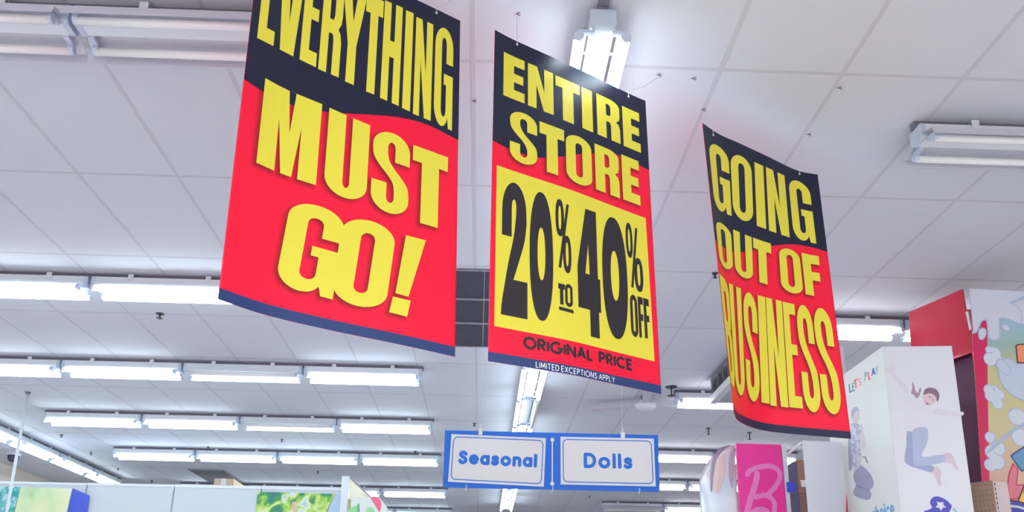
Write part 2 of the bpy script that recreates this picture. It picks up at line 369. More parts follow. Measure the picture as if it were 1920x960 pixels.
# ---------------------------------------------------------------- ceiling lights
LEN = 1.205
def make_light(name, lit, tube_mat, both=True, wide=False):
    """twin-tube batten along X, its origin on the ceiling above its middle"""
    t = thing(name, 'lit ceiling light', 'ceiling light'); h = LEN/2
    MB().box(-h-.012, h+.012, -.022, .022, -.036, 0).build('mounting_rail', M_rail, t)
    for s in (-.3, .3):
        c = MB().box(s-.02, s+.02, -.062, -.056, -.062, -.008); c.box(s-.02, s+.02, -.062, .062, -.014, -.008); c.box(s-.02, s+.02, .056, .062, -.062, -.008)
        c.build('hanger_clip', M_white, t)
    ch = MB(); prof = [(-.055, -.036), (.055, -.036), (.055, -.108), (.036, -.122), (-.036, -.122), (-.055, -.108)]
    ch.prism([(-h+.03, y, z) for y, z in prof], (LEN-.06, 0, 0)); ch.build('channel', M_white, t)
    for s in (-1, 1):
        e = MB(); a = h-.03 if s > 0 else -h
        e.prism([(a, y*1.06, z-.003 if z < -.05 else z) for y, z in prof], (.03, 0, 0))
        e.build('end_cap', M_cap, t, bevel=.003)
    for s in (-1, 1):
        r = MB(); L = h-.05      # sheet-metal wing with cut corners, its outer edge open so that light reaches the ceiling
        r.prism([(-L, .069*s, -.113), (L, .069*s, -.113), (L, .108*s, -.124), (L-.02, .124*s, -.129), (-L+.02, .124*s, -.129), (-L, .108*s, -.124)], (0, 0, -.003))
        for a in (-.4, 0, .4): r.box(a-.008, a+.008, min(.05*s, .072*s), max(.05*s, .072*s), -.1155, -.1125)
        if wide:             # older fittings with a broad trough and turned-down lips
            r = MB(); L = h-.004
            r.prism([(-L, .050*s, -.085), (L, .050*s, -.085), (L, .160*s, -.128), (-L, .160*s, -.128)], (0, 0, -.003))
            r.prism([(-L, .160*s, -.125), (L, .160*s, -.125), (L, .172*s, -.168), (-L, .172*s, -.168)], (0, .003*s, 0))
        r.build('reflector', M_trough if wide else M_refl, t)
        on = lit and (both or s > 0)
        MB().tube([(-h+.045, .105*s, -.154), (h-.045, .105*s, -.154)], .020, 12).build('tube', tube_mat if on else M_off, t, smooth=True)
        for e in (-1, 1):
            k = MB().box(e*(h-.045)-.012, e*(h-.045)+.012, .040*s-.004, .110*s, -.135, -.120)
            k.tube([(e*(h-.045)-.012, .105*s, -.150), (e*(h-.045)+.012, .105*s, -.150)], .023, 10)
            k.build('lamp_socket', M_cap, t)
    return t
P_lit = make_light('fluorescent_light', True, M_tube); P_neu = make_light('fluorescent_light', True, M_tube_w)
P_off = make_light('fluorescent_light', False, M_off, wide=True); P_half = make_light('fluorescent_light', True, M_tube, both=False)
used = set()
def light(proto, x, y, label, group, along_y=False):
    o = proto if proto.name not in used else copy_tree(proto)
    used.add(proto.name); used.add(o.name)
    o.location = (x, y, CEIL-.001); o.rotation_euler = (0, 0, math.pi/2 if along_y else 0)
    tag(o, label, None, group); return o
NTH = ['rightmost', 'second from the right', 'third from the right', 'fourth from the right', 'fifth from the right']
PITCH_X = 1.228
rows = [(6.48, 4, 'nearest lit row beside MUST GO'), (8.70, 5, 'second lit row, below MUST GO'), (10.93, 4, 'third lit row, level with Seasonal'),
        (13.10, 4, 'fourth lit row above the shelving'), (16.17, 4, 'fifth lit row by the tree poster'), (18.8, 4, 'farthest row left of Seasonal')]
for y, n, where in rows:
    for k in range(n):
        light(P_half if (k, int(y)) in ((1, 8), (1, 10)) else P_lit, -.66-.603-PITCH_X*k, y, 'lit ceiling light, %s in the %s' % (NTH[k], where), 'lit ceiling lights in rows on the left')
light(P_off, -.66-.603, 3.38, 'unlit white twin-tube ceiling light touching the EVERYTHING sign\'s left edge', 'unlit ceiling lights')
light(P_off, -.66-.603-PITCH_X, 3.38, 'unlit white twin-tube ceiling light in the top left corner', 'unlit ceiling lights')
light(P_off, 2.28+.603, 4.06, 'unlit white twin-tube ceiling light alone at the upper right edge', 'unlit ceiling lights')
for y, xs, where in [(6.94, [2.34, 3.568], 'beside the BUSINESS lettering and red display'), (9.34, [2.12, 3.348], 'between the price sign and the BUSINESS lettering'),
                     (12.4, [2.13, 3.36], 'topmost row right of the Dolls sign'), (14.8, [2.29, 3.52], 'middle row right of the Dolls sign'), (17.4, [2.40, 3.63], 'lowest row right of the Dolls sign')]:
    for k, x in enumerate(xs):
        off = (y > 17 and k == 0)
        light(P_off if off else P_neu, x+.603, y, '%s ceiling light, %s one %s' % ('unlit' if off else 'lit', ('left', 'right')[k], where), 'ceiling lights on the right')
where = ['nearest, glaring above the ENTIRE STORE sign', 'second from the front, hidden behind ENTIRE STORE', 'third from the front, hidden behind the price sign', 'fourth from the front, hidden behind the price sign',
         'fifth from the front, showing under LIMITED EXCEPTIONS', 'sixth from the front, half unlit, above the Seasonal sign', 'seventh from the front, behind the Seasonal sign', 'eighth from the front, behind the Seasonal sign',
         'ninth from the front, behind the Seasonal sign', 'tenth from the front, right below the Seasonal sign', 'eleventh from the front, below the Seasonal sign', 'twelfth from the front, below the Seasonal sign']
for k, wv in enumerate(where):
    light(P_half if k == 5 else P_lit, .48, 3.22+.603+PITCH_X*k, 'ceiling light in the centre line, '+wv, 'ceiling lights in a line down the middle', True)
MB().box(.458, .502, -1.2, 3.2, CEIL-.036, CEIL-.001).build('light_rail', M_rail)
tag(bpy.data.objects['light_rail'], 'bare grey rail on the ceiling leading to the light above ENTIRE STORE', 'rail')
for k in range(5):
    light(P_lit, -6.57, 15.9-.603-PITCH_X*k, 'ceiling light in the slanting left wall line, %s from its far end' % ['first', 'second', 'third', 'fourth', 'fifth'][k], 'ceiling lights along the left wall', True)

# ---------------------------------------------------------------- grilles, fan, vent, sprinklers, hooks
M_grille = mat('dark_grille', rgb(74, 72, 88), .6, .3); M_slat = mat('grille_slat', rgb(84, 82, 98), .5, .4); M_frame = mat('grille_frame', rgb(150, 150, 162), .5, .4)
def grille(label, x0, x1, y0, y1, bars):
    t = thing('return_air_grille', label, 'ceiling grille', ((x0+x1)/2, (y0+y1)/2, CEIL), 'dark ceiling grilles')
    hx, hy = (x1-x0)/2, (y1-y0)/2
    MB().box(-hx, hx, -hy, hy, -.006, -.0045).build('backing', M_grille, t)
    s = MB(); n = int((x1-x0)/.016)
    for i in range(n):
        x = -hx+(i+.5)*(x1-x0)/n; s.box(x-.0025, x+.0025, -hy, hy, -.010, -.006)
    s.build('slats', M_slat, t)
    f = MB()
    for a, b in ((-hx, -hx+.012), (hx-.012, hx)): f.box(a, b, -hy, hy, -.016, -.0045)
    for a, b in ((-hy, -hy+.012), (hy-.012, hy)): f.box(-hx, hx, a, b, -.016, -.0045)
    f.build('frame', M_frame, t)
    for y in bars: MB().box(-hx, hx, y-(y0+y1)/2-.011, y-(y0+y1)/2+.011, -.017, -.0045).build('cross_bar', M_frame, t)
grille('large dark grille in the ceiling between the MUST GO and price signs', -.64, .32, 6.157, 7.975, [6.75, 7.32])
grille('dark slanted-looking ceiling grille above the cardboard box', -5.01, -4.40, 14.82, 16.04, [])

t = thing('ceiling_fan', 'white three-bladed ceiling fan between the Dolls sign and the price sign', 'ceiling fan', (1.84, 9.62, CEIL))
MB().lathe((0, 0, 0), [(.05, -.05), (.06, 0)], 16).build('canopy', M_rail, t, True)
MB().lathe((0, 0, -.155), [(.04, 0), (.105, .015), (.122, .045), (.115, .08), (.06, .11)], 24).build('motor_housing', M_white, t, True)
M_blade = mat('pale_blade', rgb(206, 204, 214), .6, .3)
for a in (8, 152, 262):
    b = MB(); c, s = math.cos(math.radians(a)), math.sin(math.radians(a)); T = lambda r, q, z: (c*r-s*q, s*r+c*q, z)
    b.prism([T(.10, -.03, -.100), T(.18, -.050, -.102), T(.62, -.05, -.102), T(.68, -.03, -.100), T(.68, .03, -.096), T(.62, .05, -.092), T(.18, .050, -.092), T(.10, .03, -.096)], (0, 0, -.005))
    b.build('blade', M_blade, t)

t = thing('air_vent', 'boxy grey ceiling vent with a louvred side, half behind the BUSINESS lettering', 'vent', (2.39, 8.85, CEIL))
v = MB(); v.hexa([(.05, -1.4, -.27), (.66, -1.4, -.27), (.66, 0, -.27), (.05, 0, -.27), (0, -1.4, 0), (.70, -1.4, 0), (.70, 0, 0), (0, 0, 0)]); v.build('body', mat('vent_body', rgb(176, 176, 184), .5, .4), t)
l = MB()
for k in range(10): l.hexa([(.030, -1.39, -.185+.0165*k), (.045, -1.39, -.185+.0165*k), (.045, -.01, -.185+.0165*k), (.030, -.01, -.185+.0165*k), (.0, -1.39, -.178+.0165*k), (.018, -1.39, -.175+.0165*k), (.018, -.01, -.175+.0165*k), (.0, -.01, -.178+.0165*k)])
l.build('louvres', mat('louvre', rgb(112, 108, 114), .6, .3), t)
for k in range(7): MB().box(-.006, .04, -1.3+.2*k, -1.294+.2*k, -.185, -.02).build('louvre_post', M_frame, t)
MB().box(-.012, .06, -1.42, .02, -.275, -.20).build('lip', mat('vent_lip', rgb(214, 218, 222), .4, .5), t)
MB().box(-.03, .0, -1.42, .02, -.02, 0).build('flange', M_frame, t)

def sprinkler(x, y, label, r=.022, drop=.035):
    t = thing('sprinkler_head', label, 'sprinkler', (x, y, CEIL), 'sprinkler heads')
    MB().lathe((0, 0, 0), [(r*1.0, -.006), (r*1.15, 0)], 14).build('escutcheon', M_dark, t)
    MB().tube([(0, 0, -.004), (0, 0, -drop)], .008, 8).build('stem', M_dark, t)
    MB().lathe((0, 0, -drop-.004), [(r*.75, 0), (r*.8, .004)], 12).build('deflector', M_dark, t)
for x, y, l, *rr in [(2.05, 9.20, 'dark sprinkler with a wide plate above the fan, by the price sign corner', .060, .10), (2.935, 11.07, 'dark sprinkler left of two, under the BUSINESS sign', .03, .08),
        (3.535, 11.26, 'dark sprinkler right of two, above the pink banner', .03, .09), (-2.88, 7.32, 'dark sprinkler under the nearest lit row, left of MUST GO', .034, .04), (-6.0, 12.34, 'tiny dark sprinkler beside the left wall lights, nearest the pole'),
        (-6.10, 13.56, 'tiny dark sprinkler, second along the left wall lights'), (-6.2, 14.88, 'tiny dark sprinkler, third along the left wall lights'), (-6.05, 16.05, 'tiny dark sprinkler, last along the left wall lights'),
        (-4.12, 12.96, 'tiny dark sprinkler over the fourth lit row'), (-.134, 11.1, 'tiny dark sprinkler over the Seasonal sign'), (-.93, 8.69, 'tiny dark sprinkler at the right end of the second row'),
        (-2.89, 12.33, 'tiny dark sprinkler between the third and fourth lit rows'), (-2.81, 14.78, 'tiny dark sprinkler under the fourth lit row, above the tree poster'), (-1.03, 12.94, 'tiny dark sprinkler at the right of the fourth row'),
        (2.06, 16.78, 'tiny dark sprinkler just below the Dolls sign'), (1.73, 6.11, 'dark sprinkler touching the left edge of OUT OF')]:
    sprinkler(x, y, l, *rr)
def hook_mb(x, y):
    h = MB(); h.tube([(x, y, CEIL), (x+.003, y, CEIL-.012), (x+.010, y, CEIL-.018), (x+.013, y, CEIL-.008)], .0018, 6)
    h.tube([(x-.010, y+.008, CEIL-.002), (x+.002, y, CEIL-.010), (x+.012, y-.008, CEIL-.003)], .0015, 6); return h
for x, y, l in [(-.099, 3.985, 'rusty wire clip on the ceiling between the MUST GO and ENTIRE signs'), (1.754, 3.765, 'small dark clip on the ceiling above the GOING OUT sign'), (1.002, 3.73, 'thin loose wire hanging from the ceiling right of ENTIRE')]:
    tag(hook_mb(x, y).build('ceiling_clip', M_rust), l, 'clip')

t = thing('security_camera', 'dark dome camera on the ceiling by the far left wall', 'camera', (-7.4, 13.8, CEIL))
MB().lathe((0, 0, 0), [(.10, -.03), (.11, 0)], 20).build('base', M_white, t, True)
MB().lathe((0, 0, -.03), [(.0, -.11), (.05, -.10), (.08, -.065), (.085, 0)], 20).build('dome', mat('smoked_dome', rgb(66, 60, 92), .15, .6), t, True)
t = thing('white_pole', 'thin white pole from ceiling to floor at the far left, crossing the green poster', 'pole', (-5.36, 10.06, 0))
MB().tube([(0, 0, 0), (0, 0, CEIL)], .017, 10).build('shaft', M_white, t, True)
MB().lathe((0, 0, CEIL-.03), [(.02, 0), (.035, .03)], 14).build('ceiling_plate', M_rail, t)
tag(MB().prism([(x-2.10, y+6.90, CEIL-.0045) for x, y in smooth_loop([(-.15, -.1), (.0, -.14), (.14, -.1), (.2, .02), (.1, .12), (-.06, .14), (-.18, .06)])], (0, 0, -.0008)).build('painted_reflection', mat('reflection_tint', rgb(176, 168, 178), .9, .2, vary=.12)),
    'brownish painted reflection on the ceiling tile beside the MUST GO sign bottom corner', 'painted reflection')  # a reflection on the ceiling, put in as a tinted patch

# ---------------------------------------------------------------- the three hanging sale signs
RED, NAVY, YEL, INK = rgb(252, 16, 60), rgb(26, 30, 56), rgb(236, 226, 68), rgb(38, 32, 40)
M_red = mat('sign_red', RED, .38, .35, vary=.02, ink=rgb(128, 12, 26)); M_navy = mat('sign_navy', NAVY, .38, .35, vary=.02)
M_yel = mat('sign_yellow', YEL, .38, .5, vary=.02); M_ink = mat('sign_black', INK, .35, .5, vary=.03)
M_paper = mat('sign_back', rgb(228, 228, 232), .6, .3); M_wht = mat('sign_white', rgb(226, 232, 236), .5, .4, vary=.02)
def resample(P, n=200):
    o = np.array(spline(P, 40)); s = np.r_[0, np.cumsum(np.hypot(*np.diff(o, axis=0).T))]; u = np.linspace(0, 1, n)
    return np.stack([np.interp(u, s/s[-1], o[:, k]) for k in (0, 1)], 1)
KS = .972                         # sheets scaled about the camera so they hang clear of the ceiling lights
class Sheet:
    """a hanging paper sheet: u to the right, v downwards, h out towards its printed side"""
    def __init__(s, top, bottom, zt, zb): s.T = resample(top)*KS; s.B = resample(bottom)*KS; s.zt = CAM_Z+(zt-CAM_Z)*KS; s.zb = CAM_Z+(zb-CAM_Z)*KS; s.g = np.linspace(0, 1, 200)
    def raw(s, u, v):
        f = lambda A: np.array([np.interp(u, s.g, A[:, k]) for k in (0, 1)])
        a = (1-v)*f(s.T)+v*f(s.B); return Vector((a[0], a[1], (1-v)*s.zt+v*s.zb))
    def __call__(s, u, v, h=0):
        p = s.raw(u, v)
        if not h: return p
        e = .01; du = s.raw(min(1, u+e), v)-s.raw(max(0, u-e), v); dv = s.raw(u, min(1, v+e))-s.raw(u, max(0, v-e))
        return p+dv.cross(du).normalized()*h
ASP = .60                         # width over height of a sheet
def sale_sign(label, sheet, wave, letters, hooks, foot=None, nu=110, nv=170):
    t = thing('sale_sign', label, 'sale sign', (0, 0, 0), 'hanging sale signs')
    m = MB(); vs = []; pts = []
    for h in (0, -.0012):
        for j in range(nv+1):
            for i in range(nu+1): vs.append(sheet(i/nu, j/nv, h)); pts.append((i/nu, j/nv))
    k = (nu+1)*(nv+1); q = lambda i, j, b: b*k+j*(nu+1)+i; fs = []
    for j in range(nv):
        for i in range(nu):
            fs.append((q(i, j, 0), q(i, j+1, 0), q(i+1, j+1, 0), q(i+1, j, 0))); fs.append((q(i, j, 1), q(i+1, j, 1), q(i+1, j+1, 1), q(i, j+1, 1)))
    for j in range(nv):
        for i in (0, nu): fs.append((q(i, j, 0), q(i, j, 1), q(i, j+1, 1), q(i, j+1, 0)))
    for i in range(nu):
        for j in (0, nv): fs.append((q(i, j, 0), q(i+1, j, 0), q(i+1, j, 1), q(i, j, 1)))
    m.add(vs, fs); o = m.build('poster_sheet', M_red, t, True)
    # printed ink around the letters (part of the poster's artwork)
    P = np.array(pts[:k]); ink = np.zeros(k); Q = P*np.array((ASP, 1))
    for shp in letters:
        for loops in shp:
            L = [[((u-.012)*ASP, v+.007) for u, v in lp] for lp in loops]
            a = np.array([p for lp in L for p in lp]); lo, hi = a.min(0)-.03, a.max(0)+.03
            sel = np.where(((Q > lo) & (Q < hi)).all(1))[0]
            if not len(sel): continue
            d = edge_dist(L, Q[sel]); d = np.where(inside(L, Q[sel]), -d, d)
            ink[sel] = np.maximum(ink[sel], np.clip(.62-d/.016, 0, 1))
    at = o.data.attributes.new('printed_ink', 'FLOAT', 'POINT'); at.data.foreach_set('value', np.r_[ink*.85, np.zeros(k)])
    for u, v, hook in hooks:
        p = sheet(u, v, .002); hp = Vector((hook[0], hook[1], CEIL-.02))
        s = MB(); s.tube([p, p+Vector((0, 0, .03)), p.lerp(hp, .5), hp], .0016, 5)
        s.lathe(p-Vector((0, 0, .004)), [(.004, 0), (.006, .004), (.004, .008)], 8); s.build('hanging_string', M_clear, t)
        hook_mb(hook[0], hook[1]).build('ceiling_hook', M_rust, t)
    decal('navy_header', [[[(0, 0), (1, 0)]+spline(wave, 10)[::-1]]], sheet, .0005, M_navy, t)
    decal('navy_footer', [[[(0, .974), (1, .974), (1, 1), (0, 1)]]], sheet, .0005, foot or mat('sign_navy_foot_lit', rgb(36, 60, 118), .38, .5, vary=.02), t)  # default footer navy is bluer: reflected light put into its colour
    return t
def words(sheet, t, name, shapes, m=M_yel, h=.0011): return decal(name, [l for s in shapes for l in s], sheet, h, m, t)

ZT, ZH = CAM_Z+2.57, 1.524
# EVERYTHING MUST GO!
A = Sheet([(-.870, 2.663), (-.752, 2.796), (-.567, 2.927), (-.340, 3.062), (-.148, 3.189)], [(-.870, 2.663), (-.745, 2.799), (-.554, 2.932), (-.319, 3.070), (-.120, 3.199)], ZT, ZT-ZH)
ev = [place('E', .035, .113, .05, .334, .05, .328, ty=.13), place('V', .117, .232, .05, .327, .05, .326), place('E', .234, .308, .05, .326, .05, .328, ty=.13), place('R', .318, .411, .05, .330, .05, .331, tx=.38),
      place('Y', .402, .520, .05, .334, .05, .337), place('T', .516, .598, .05, .341, .05, .342, tx=.46), place('H', .603, .692, .045, .345, .045, .350, tx=.38), place('I', .708, .747, .048, .352, .048, .354),
      place('N', .762, .852, .055, .357, .055, .358, tx=.36), place('G', .866, .964, .049, .360, .049, .362, tx=.37, ty=.10)]
mu = [place('M', .092, .349, .424, .648, .423, .646), place('U', .381, .566, .425, .655, .434, .656, tx=.42, ty=.12), place('S', .584, .756, .434, .661, .436, .663, tx=.40, ty=.15), place('T', .770, .947, .448, .664, .447, .662, tx=.49, ty=.17)]
go = [place('G', .218, .452, .697, .922, .697, .924, shear=.16, tx=.36), place('O', .440, .672, .697, .926, .697, .926, shear=.16, tx=.37, ty=.15)]
bang = [[[[(.751, .709), (.846, .707), (.773, .872), (.714, .871)]], [[(.704, .881), (.784, .881), (.770, .925), (.690, .924)]]]]
t = sale_sign('red and navy sale sign reading EVERYTHING MUST GO!, leftmost of the three', A, [(0, .458), (.09, .462), (.218, .458), (.382, .437), (.577, .401), (.717, .380), (.847, .373), (1, .383)], mu+go+bang,
              [(.866, .013, (-.195, 3.221)), (.13, .013, (-.80, 2.80))])
words(A, t, 'lettering', ev); words(A, t, 'lettering', mu); words(A, t, 'lettering', go+bang)
# ENTIRE STORE 20% TO 40% OFF
B = Sheet([(.003, 3.239), (.095, 3.305), (.352, 3.463), (.666, 3.668), (.754, 3.720)], [(.007, 3.242), (.178, 3.318), (.364, 3.405), (.562, 3.527), (.768, 3.650)], ZT, ZT-ZH)
en = [place('E', .057, .183, .058, .202, ty=.20), place('N', .203, .358, .058, .203, tx=.36), place('T', .372, .529, .060, .207, tx=.44, ty=.20), place('I', .541, .613, .060, .207), place('R', .643, .803, .058, .206, tx=.40), place('E', .825, .948, .060, .207, ty=.20)]
st = [place('S', .099, .257, .235, .400, tx=.37, ty=.15), place('T', .271, .420, .242, .401, tx=.45, ty=.20), place('O', .430, .596, .243, .406, tx=.37, ty=.15), place('R', .619, .782, .243, .401, tx=.40), place('E', .804, .926, .242, .400, ty=.20)]
t = sale_sign('red and navy sale sign reading ENTIRE STORE 20% TO 40% OFF, middle of the three', B, [(0, .360), (.097, .367), (.252, .365), (.413, .331), (.583, .286), (.791, .249), (1, .259)], st,
              [(.136, .012, (.102, 3.309)), (.876, .014, (.823, 3.711))])
words(B, t, 'lettering', en); words(B, t, 'lettering', st)
pan = decal('price_panel', [[[(.026, .432), (.957, .437), (.966, .904), (.028, .902)]]], B, .0008, M_yel, t)
num = [place('2', .060, .199, .469, .866), place('0', .211, .342, .473, .862), place('o', .359, .409, .477, .595), place('o', .399, .448, .587, .703), place('4', .484, .626, .480, .876), place('0', .643, .808, .476, .863),
       place('o', .809, .855, .475, .592), place('o', .858, .917, .584, .695), [[[(.425, .486), (.440, .486), (.387, .692), (.372, .692)]]], [[[(.878, .484), (.893, .484), (.847, .687), (.832, .687)]]],
       place('T', .368, .406, .740, .802, tx=.5, ty=.22), place('O', .407, .450, .736, .804, tx=.32, ty=.16), [[[(.371, .809), (.453, .811), (.453, .821), (.371, .819)]]],
       place('O', .818, .866, .710, .843, tx=.36, ty=.12), place('F', .871, .905, .711, .840), place('F', .909, .946, .711, .838)]
words(B, t, 'price_numerals', num, M_ink, .0014)
op = MB(); write(op, 'ORIGINAL', .184, .560, lambda u: .9455, .028, .0041, B, .0011, ASP, gap=.30, cap=0); op.build('lettering', M_ink, t); op = MB(); write(op, 'PRICE', .608, .812, .9455, .028, .0041, B, .0011, ASP, gap=.30, cap=0); op.build('lettering', M_ink, t)
li = MB(); write(li, 'LIMITED EXCEPTIONS APPLY', .244, .697, .9955, .0150, .0013, B, .0011, ASP, gap=.34, space=.30, cap=0); li.build('lettering', M_wht, t)
# GOING OUT OF BUSINESS
C = Sheet([(1.076, 3.879), (1.190, 3.977), (1.307, 4.048), (1.492, 4.165), (1.712, 4.307), (1.849, 4.348)], [(1.158, 3.901), (1.228, 4.059), (1.369, 4.212), (1.546, 4.288), (1.906, 4.374)], ZT-.01, ZT-.01-ZH)
gg = [place('G', .042, .232, .051, .300, .047, .289, tx=.37, ty=.13), place('O', .247, .426, .047, .289, .045, .283, tx=.35, ty=.12), place('I', .453, .530, .046, .284), place('N', .553, .724, .045, .286, tx=.38), place('G', .758, .930, .044, .282, .044, .284, tx=.37, ty=.13)]
ou = [place('O', .034, .218, .342, .503, .336, .492, tx=.35, ty=.13), place('U', .238, .405, .336, .494, .334, .493, tx=.36, ty=.13), place('T', .416, .561, .333, .488, tx=.44, ty=.20), place('O', .624, .792, .333, .497, .330, .497, tx=.35, ty=.14), place('F', .809, .934, .332, .490, ty=.19)]
bu = [place('B', .004, .150, .541, .904, tx=.36), place('U', .158, .285, .541, .908, .537, .912, tx=.37, ty=.09), place('S', .303, .427, .537, .910, .540, .913, tx=.36, ty=.10), place('I', .437, .497, .536, .907), place('N', .502, .620, .536, .911, tx=.38),
      place('E', .626, .714, .537, .909, ty=.10), place('S', .724, .836, .532, .917, .534, .919, tx=.37, ty=.10), place('S', .846, .966, .532, .917, .534, .920, tx=.37, ty=.10)]
t = sale_sign('curling red and navy sale sign reading GOING OUT OF BUSINESS, rightmost of the three', C, [(0, .424), (.14, .424), (.272, .413), (.409, .378), (.561, .342), (.745, .309), (.890, .301), (1, .311)], ou+bu,
              [(.100, .020, (1.114, 3.990)), (.865, .013, (1.753, 4.190))], mat('sign_dark_foot', rgb(28, 34, 72), .38, .4, vary=.02))
words(C, t, 'lettering', gg); words(C, t, 'lettering', ou); words(C, t, 'lettering', bu)

# ---------------------------------------------------------------- Seasonal / Dolls aisle sign
M_blue = mat('sign_blue', rgb(22, 116, 224), .4, .5, vary=.02); M_blue2 = mat('sign_blue_ink', rgb(44, 122, 222), .5, .4, vary=.01); M_card = mat('sign_card', rgb(226, 238, 239), .5, .4, vary=.01)
SW, SH, SX, SY, SZ = 1.537, .412, -.283, 6.12, CAM_Z+1.446
t = thing('aisle_sign', 'blue hanging aisle sign reading Seasonal and Dolls, in the lower middle', 'aisle sign', (SX, SY, SZ))
sf = lambda x, y, h=0: Vector((x*SW, -h-.0, -y*SH))
MB().box(0, SW, 0, .02, -SH, 0).build('board', M_blue, t, bevel=.002)
def card(u0, u1, corners, text, box, hgt, base):
    (ax, ay), (bx, by), (cx, cy), (dx, dy) = corners
    f = lambda x, y, h=0: sf(ax+(bx-ax)*x+(dx-ax)*y+(ax-bx+cx-dx)*x*y, ay+(by-ay)*x+(dy-ay)*y+(ay-by+cy-dy)*x*y, h)
    c = MB(); c.hexa([f(0, 1, .006), f(1, 1, .006), f(1, 1, 0), f(0, 1, 0), f(0, 0, .006), f(1, 0, .006), f(1, 0, 0), f(0, 0, 0)])
    pc = c.build('name_card', M_card, t)
    r, ix, iy = .045, .028, .055; rx, ry = r, r*2.2
    lp = arc(1-ix-rx, iy+ry, rx, ry, -90, 0, 8)+arc(1-ix-rx, 1-iy-ry, rx, ry, 0, 90, 8)+arc(ix+rx, 1-iy-ry, rx, ry, 90, 180, 8)+arc(ix+rx, iy+ry, rx, ry, 180, 270, 8)
    b = MB(); ribbon(b, lp+lp[:1], .0095, f, .0070, 0, 2.0); b.build('border_line', M_blue2, pc)
    w = MB(); write(w, text, box[0], box[1], base, hgt, .036, f, .0070, 2.0, gap=.42, cap=8); w.build('lettering', M_blue2, pc)
card(0, 0, [(.031, .070), (.472, .104), (.463, .957), (.023, .905)], 'Seasonal', (.108, .900), .212, .586)
card(0, 0, [(.540, .074), (.978, .070), (.981, .912), (.541, .912)], 'Dolls', (.262, .742), .250, .614)
b = MB(); ribbon(b, [(.502, .13), (.502, .90)], .010, sf, .0025, 0, SW/SH)
for y in (.13, .90): ribbon(b, [(.502, y-.002), (.502, y+.002)], .034, sf, .0025, 12, SW/SH)
b.build('divider_line', M_card, t)
for u, hx in ((.166, -.03), (.833, 1.0)):
    k = MB(); k.box(u*SW-.014, u*SW+.014, -.008, .026, -.03, .012); k.tube([(u*SW, .01, .012), (u*SW+.004, .01, .04), (u*SW-.003, .01, .05)], .004, 6); k.build('hanging_clip', M_card, t)
    s = MB(); s.tube([(u*SW, .01, .04), (u*SW, .01, CEIL-SZ)], .0011, 5); s.build('hanging_string', M_clear, t)
for u in (.105, .503, .903):
    k = MB(); k.tube([(u*SW, -.004, -SH+.02), (u*SW+.006, -.006, -SH+.012), (u*SW, -.004, -SH-.006), (u*SW-.002, 0, -SH-.02)], .003, 6); k.build('lower_hook', M_card, t)

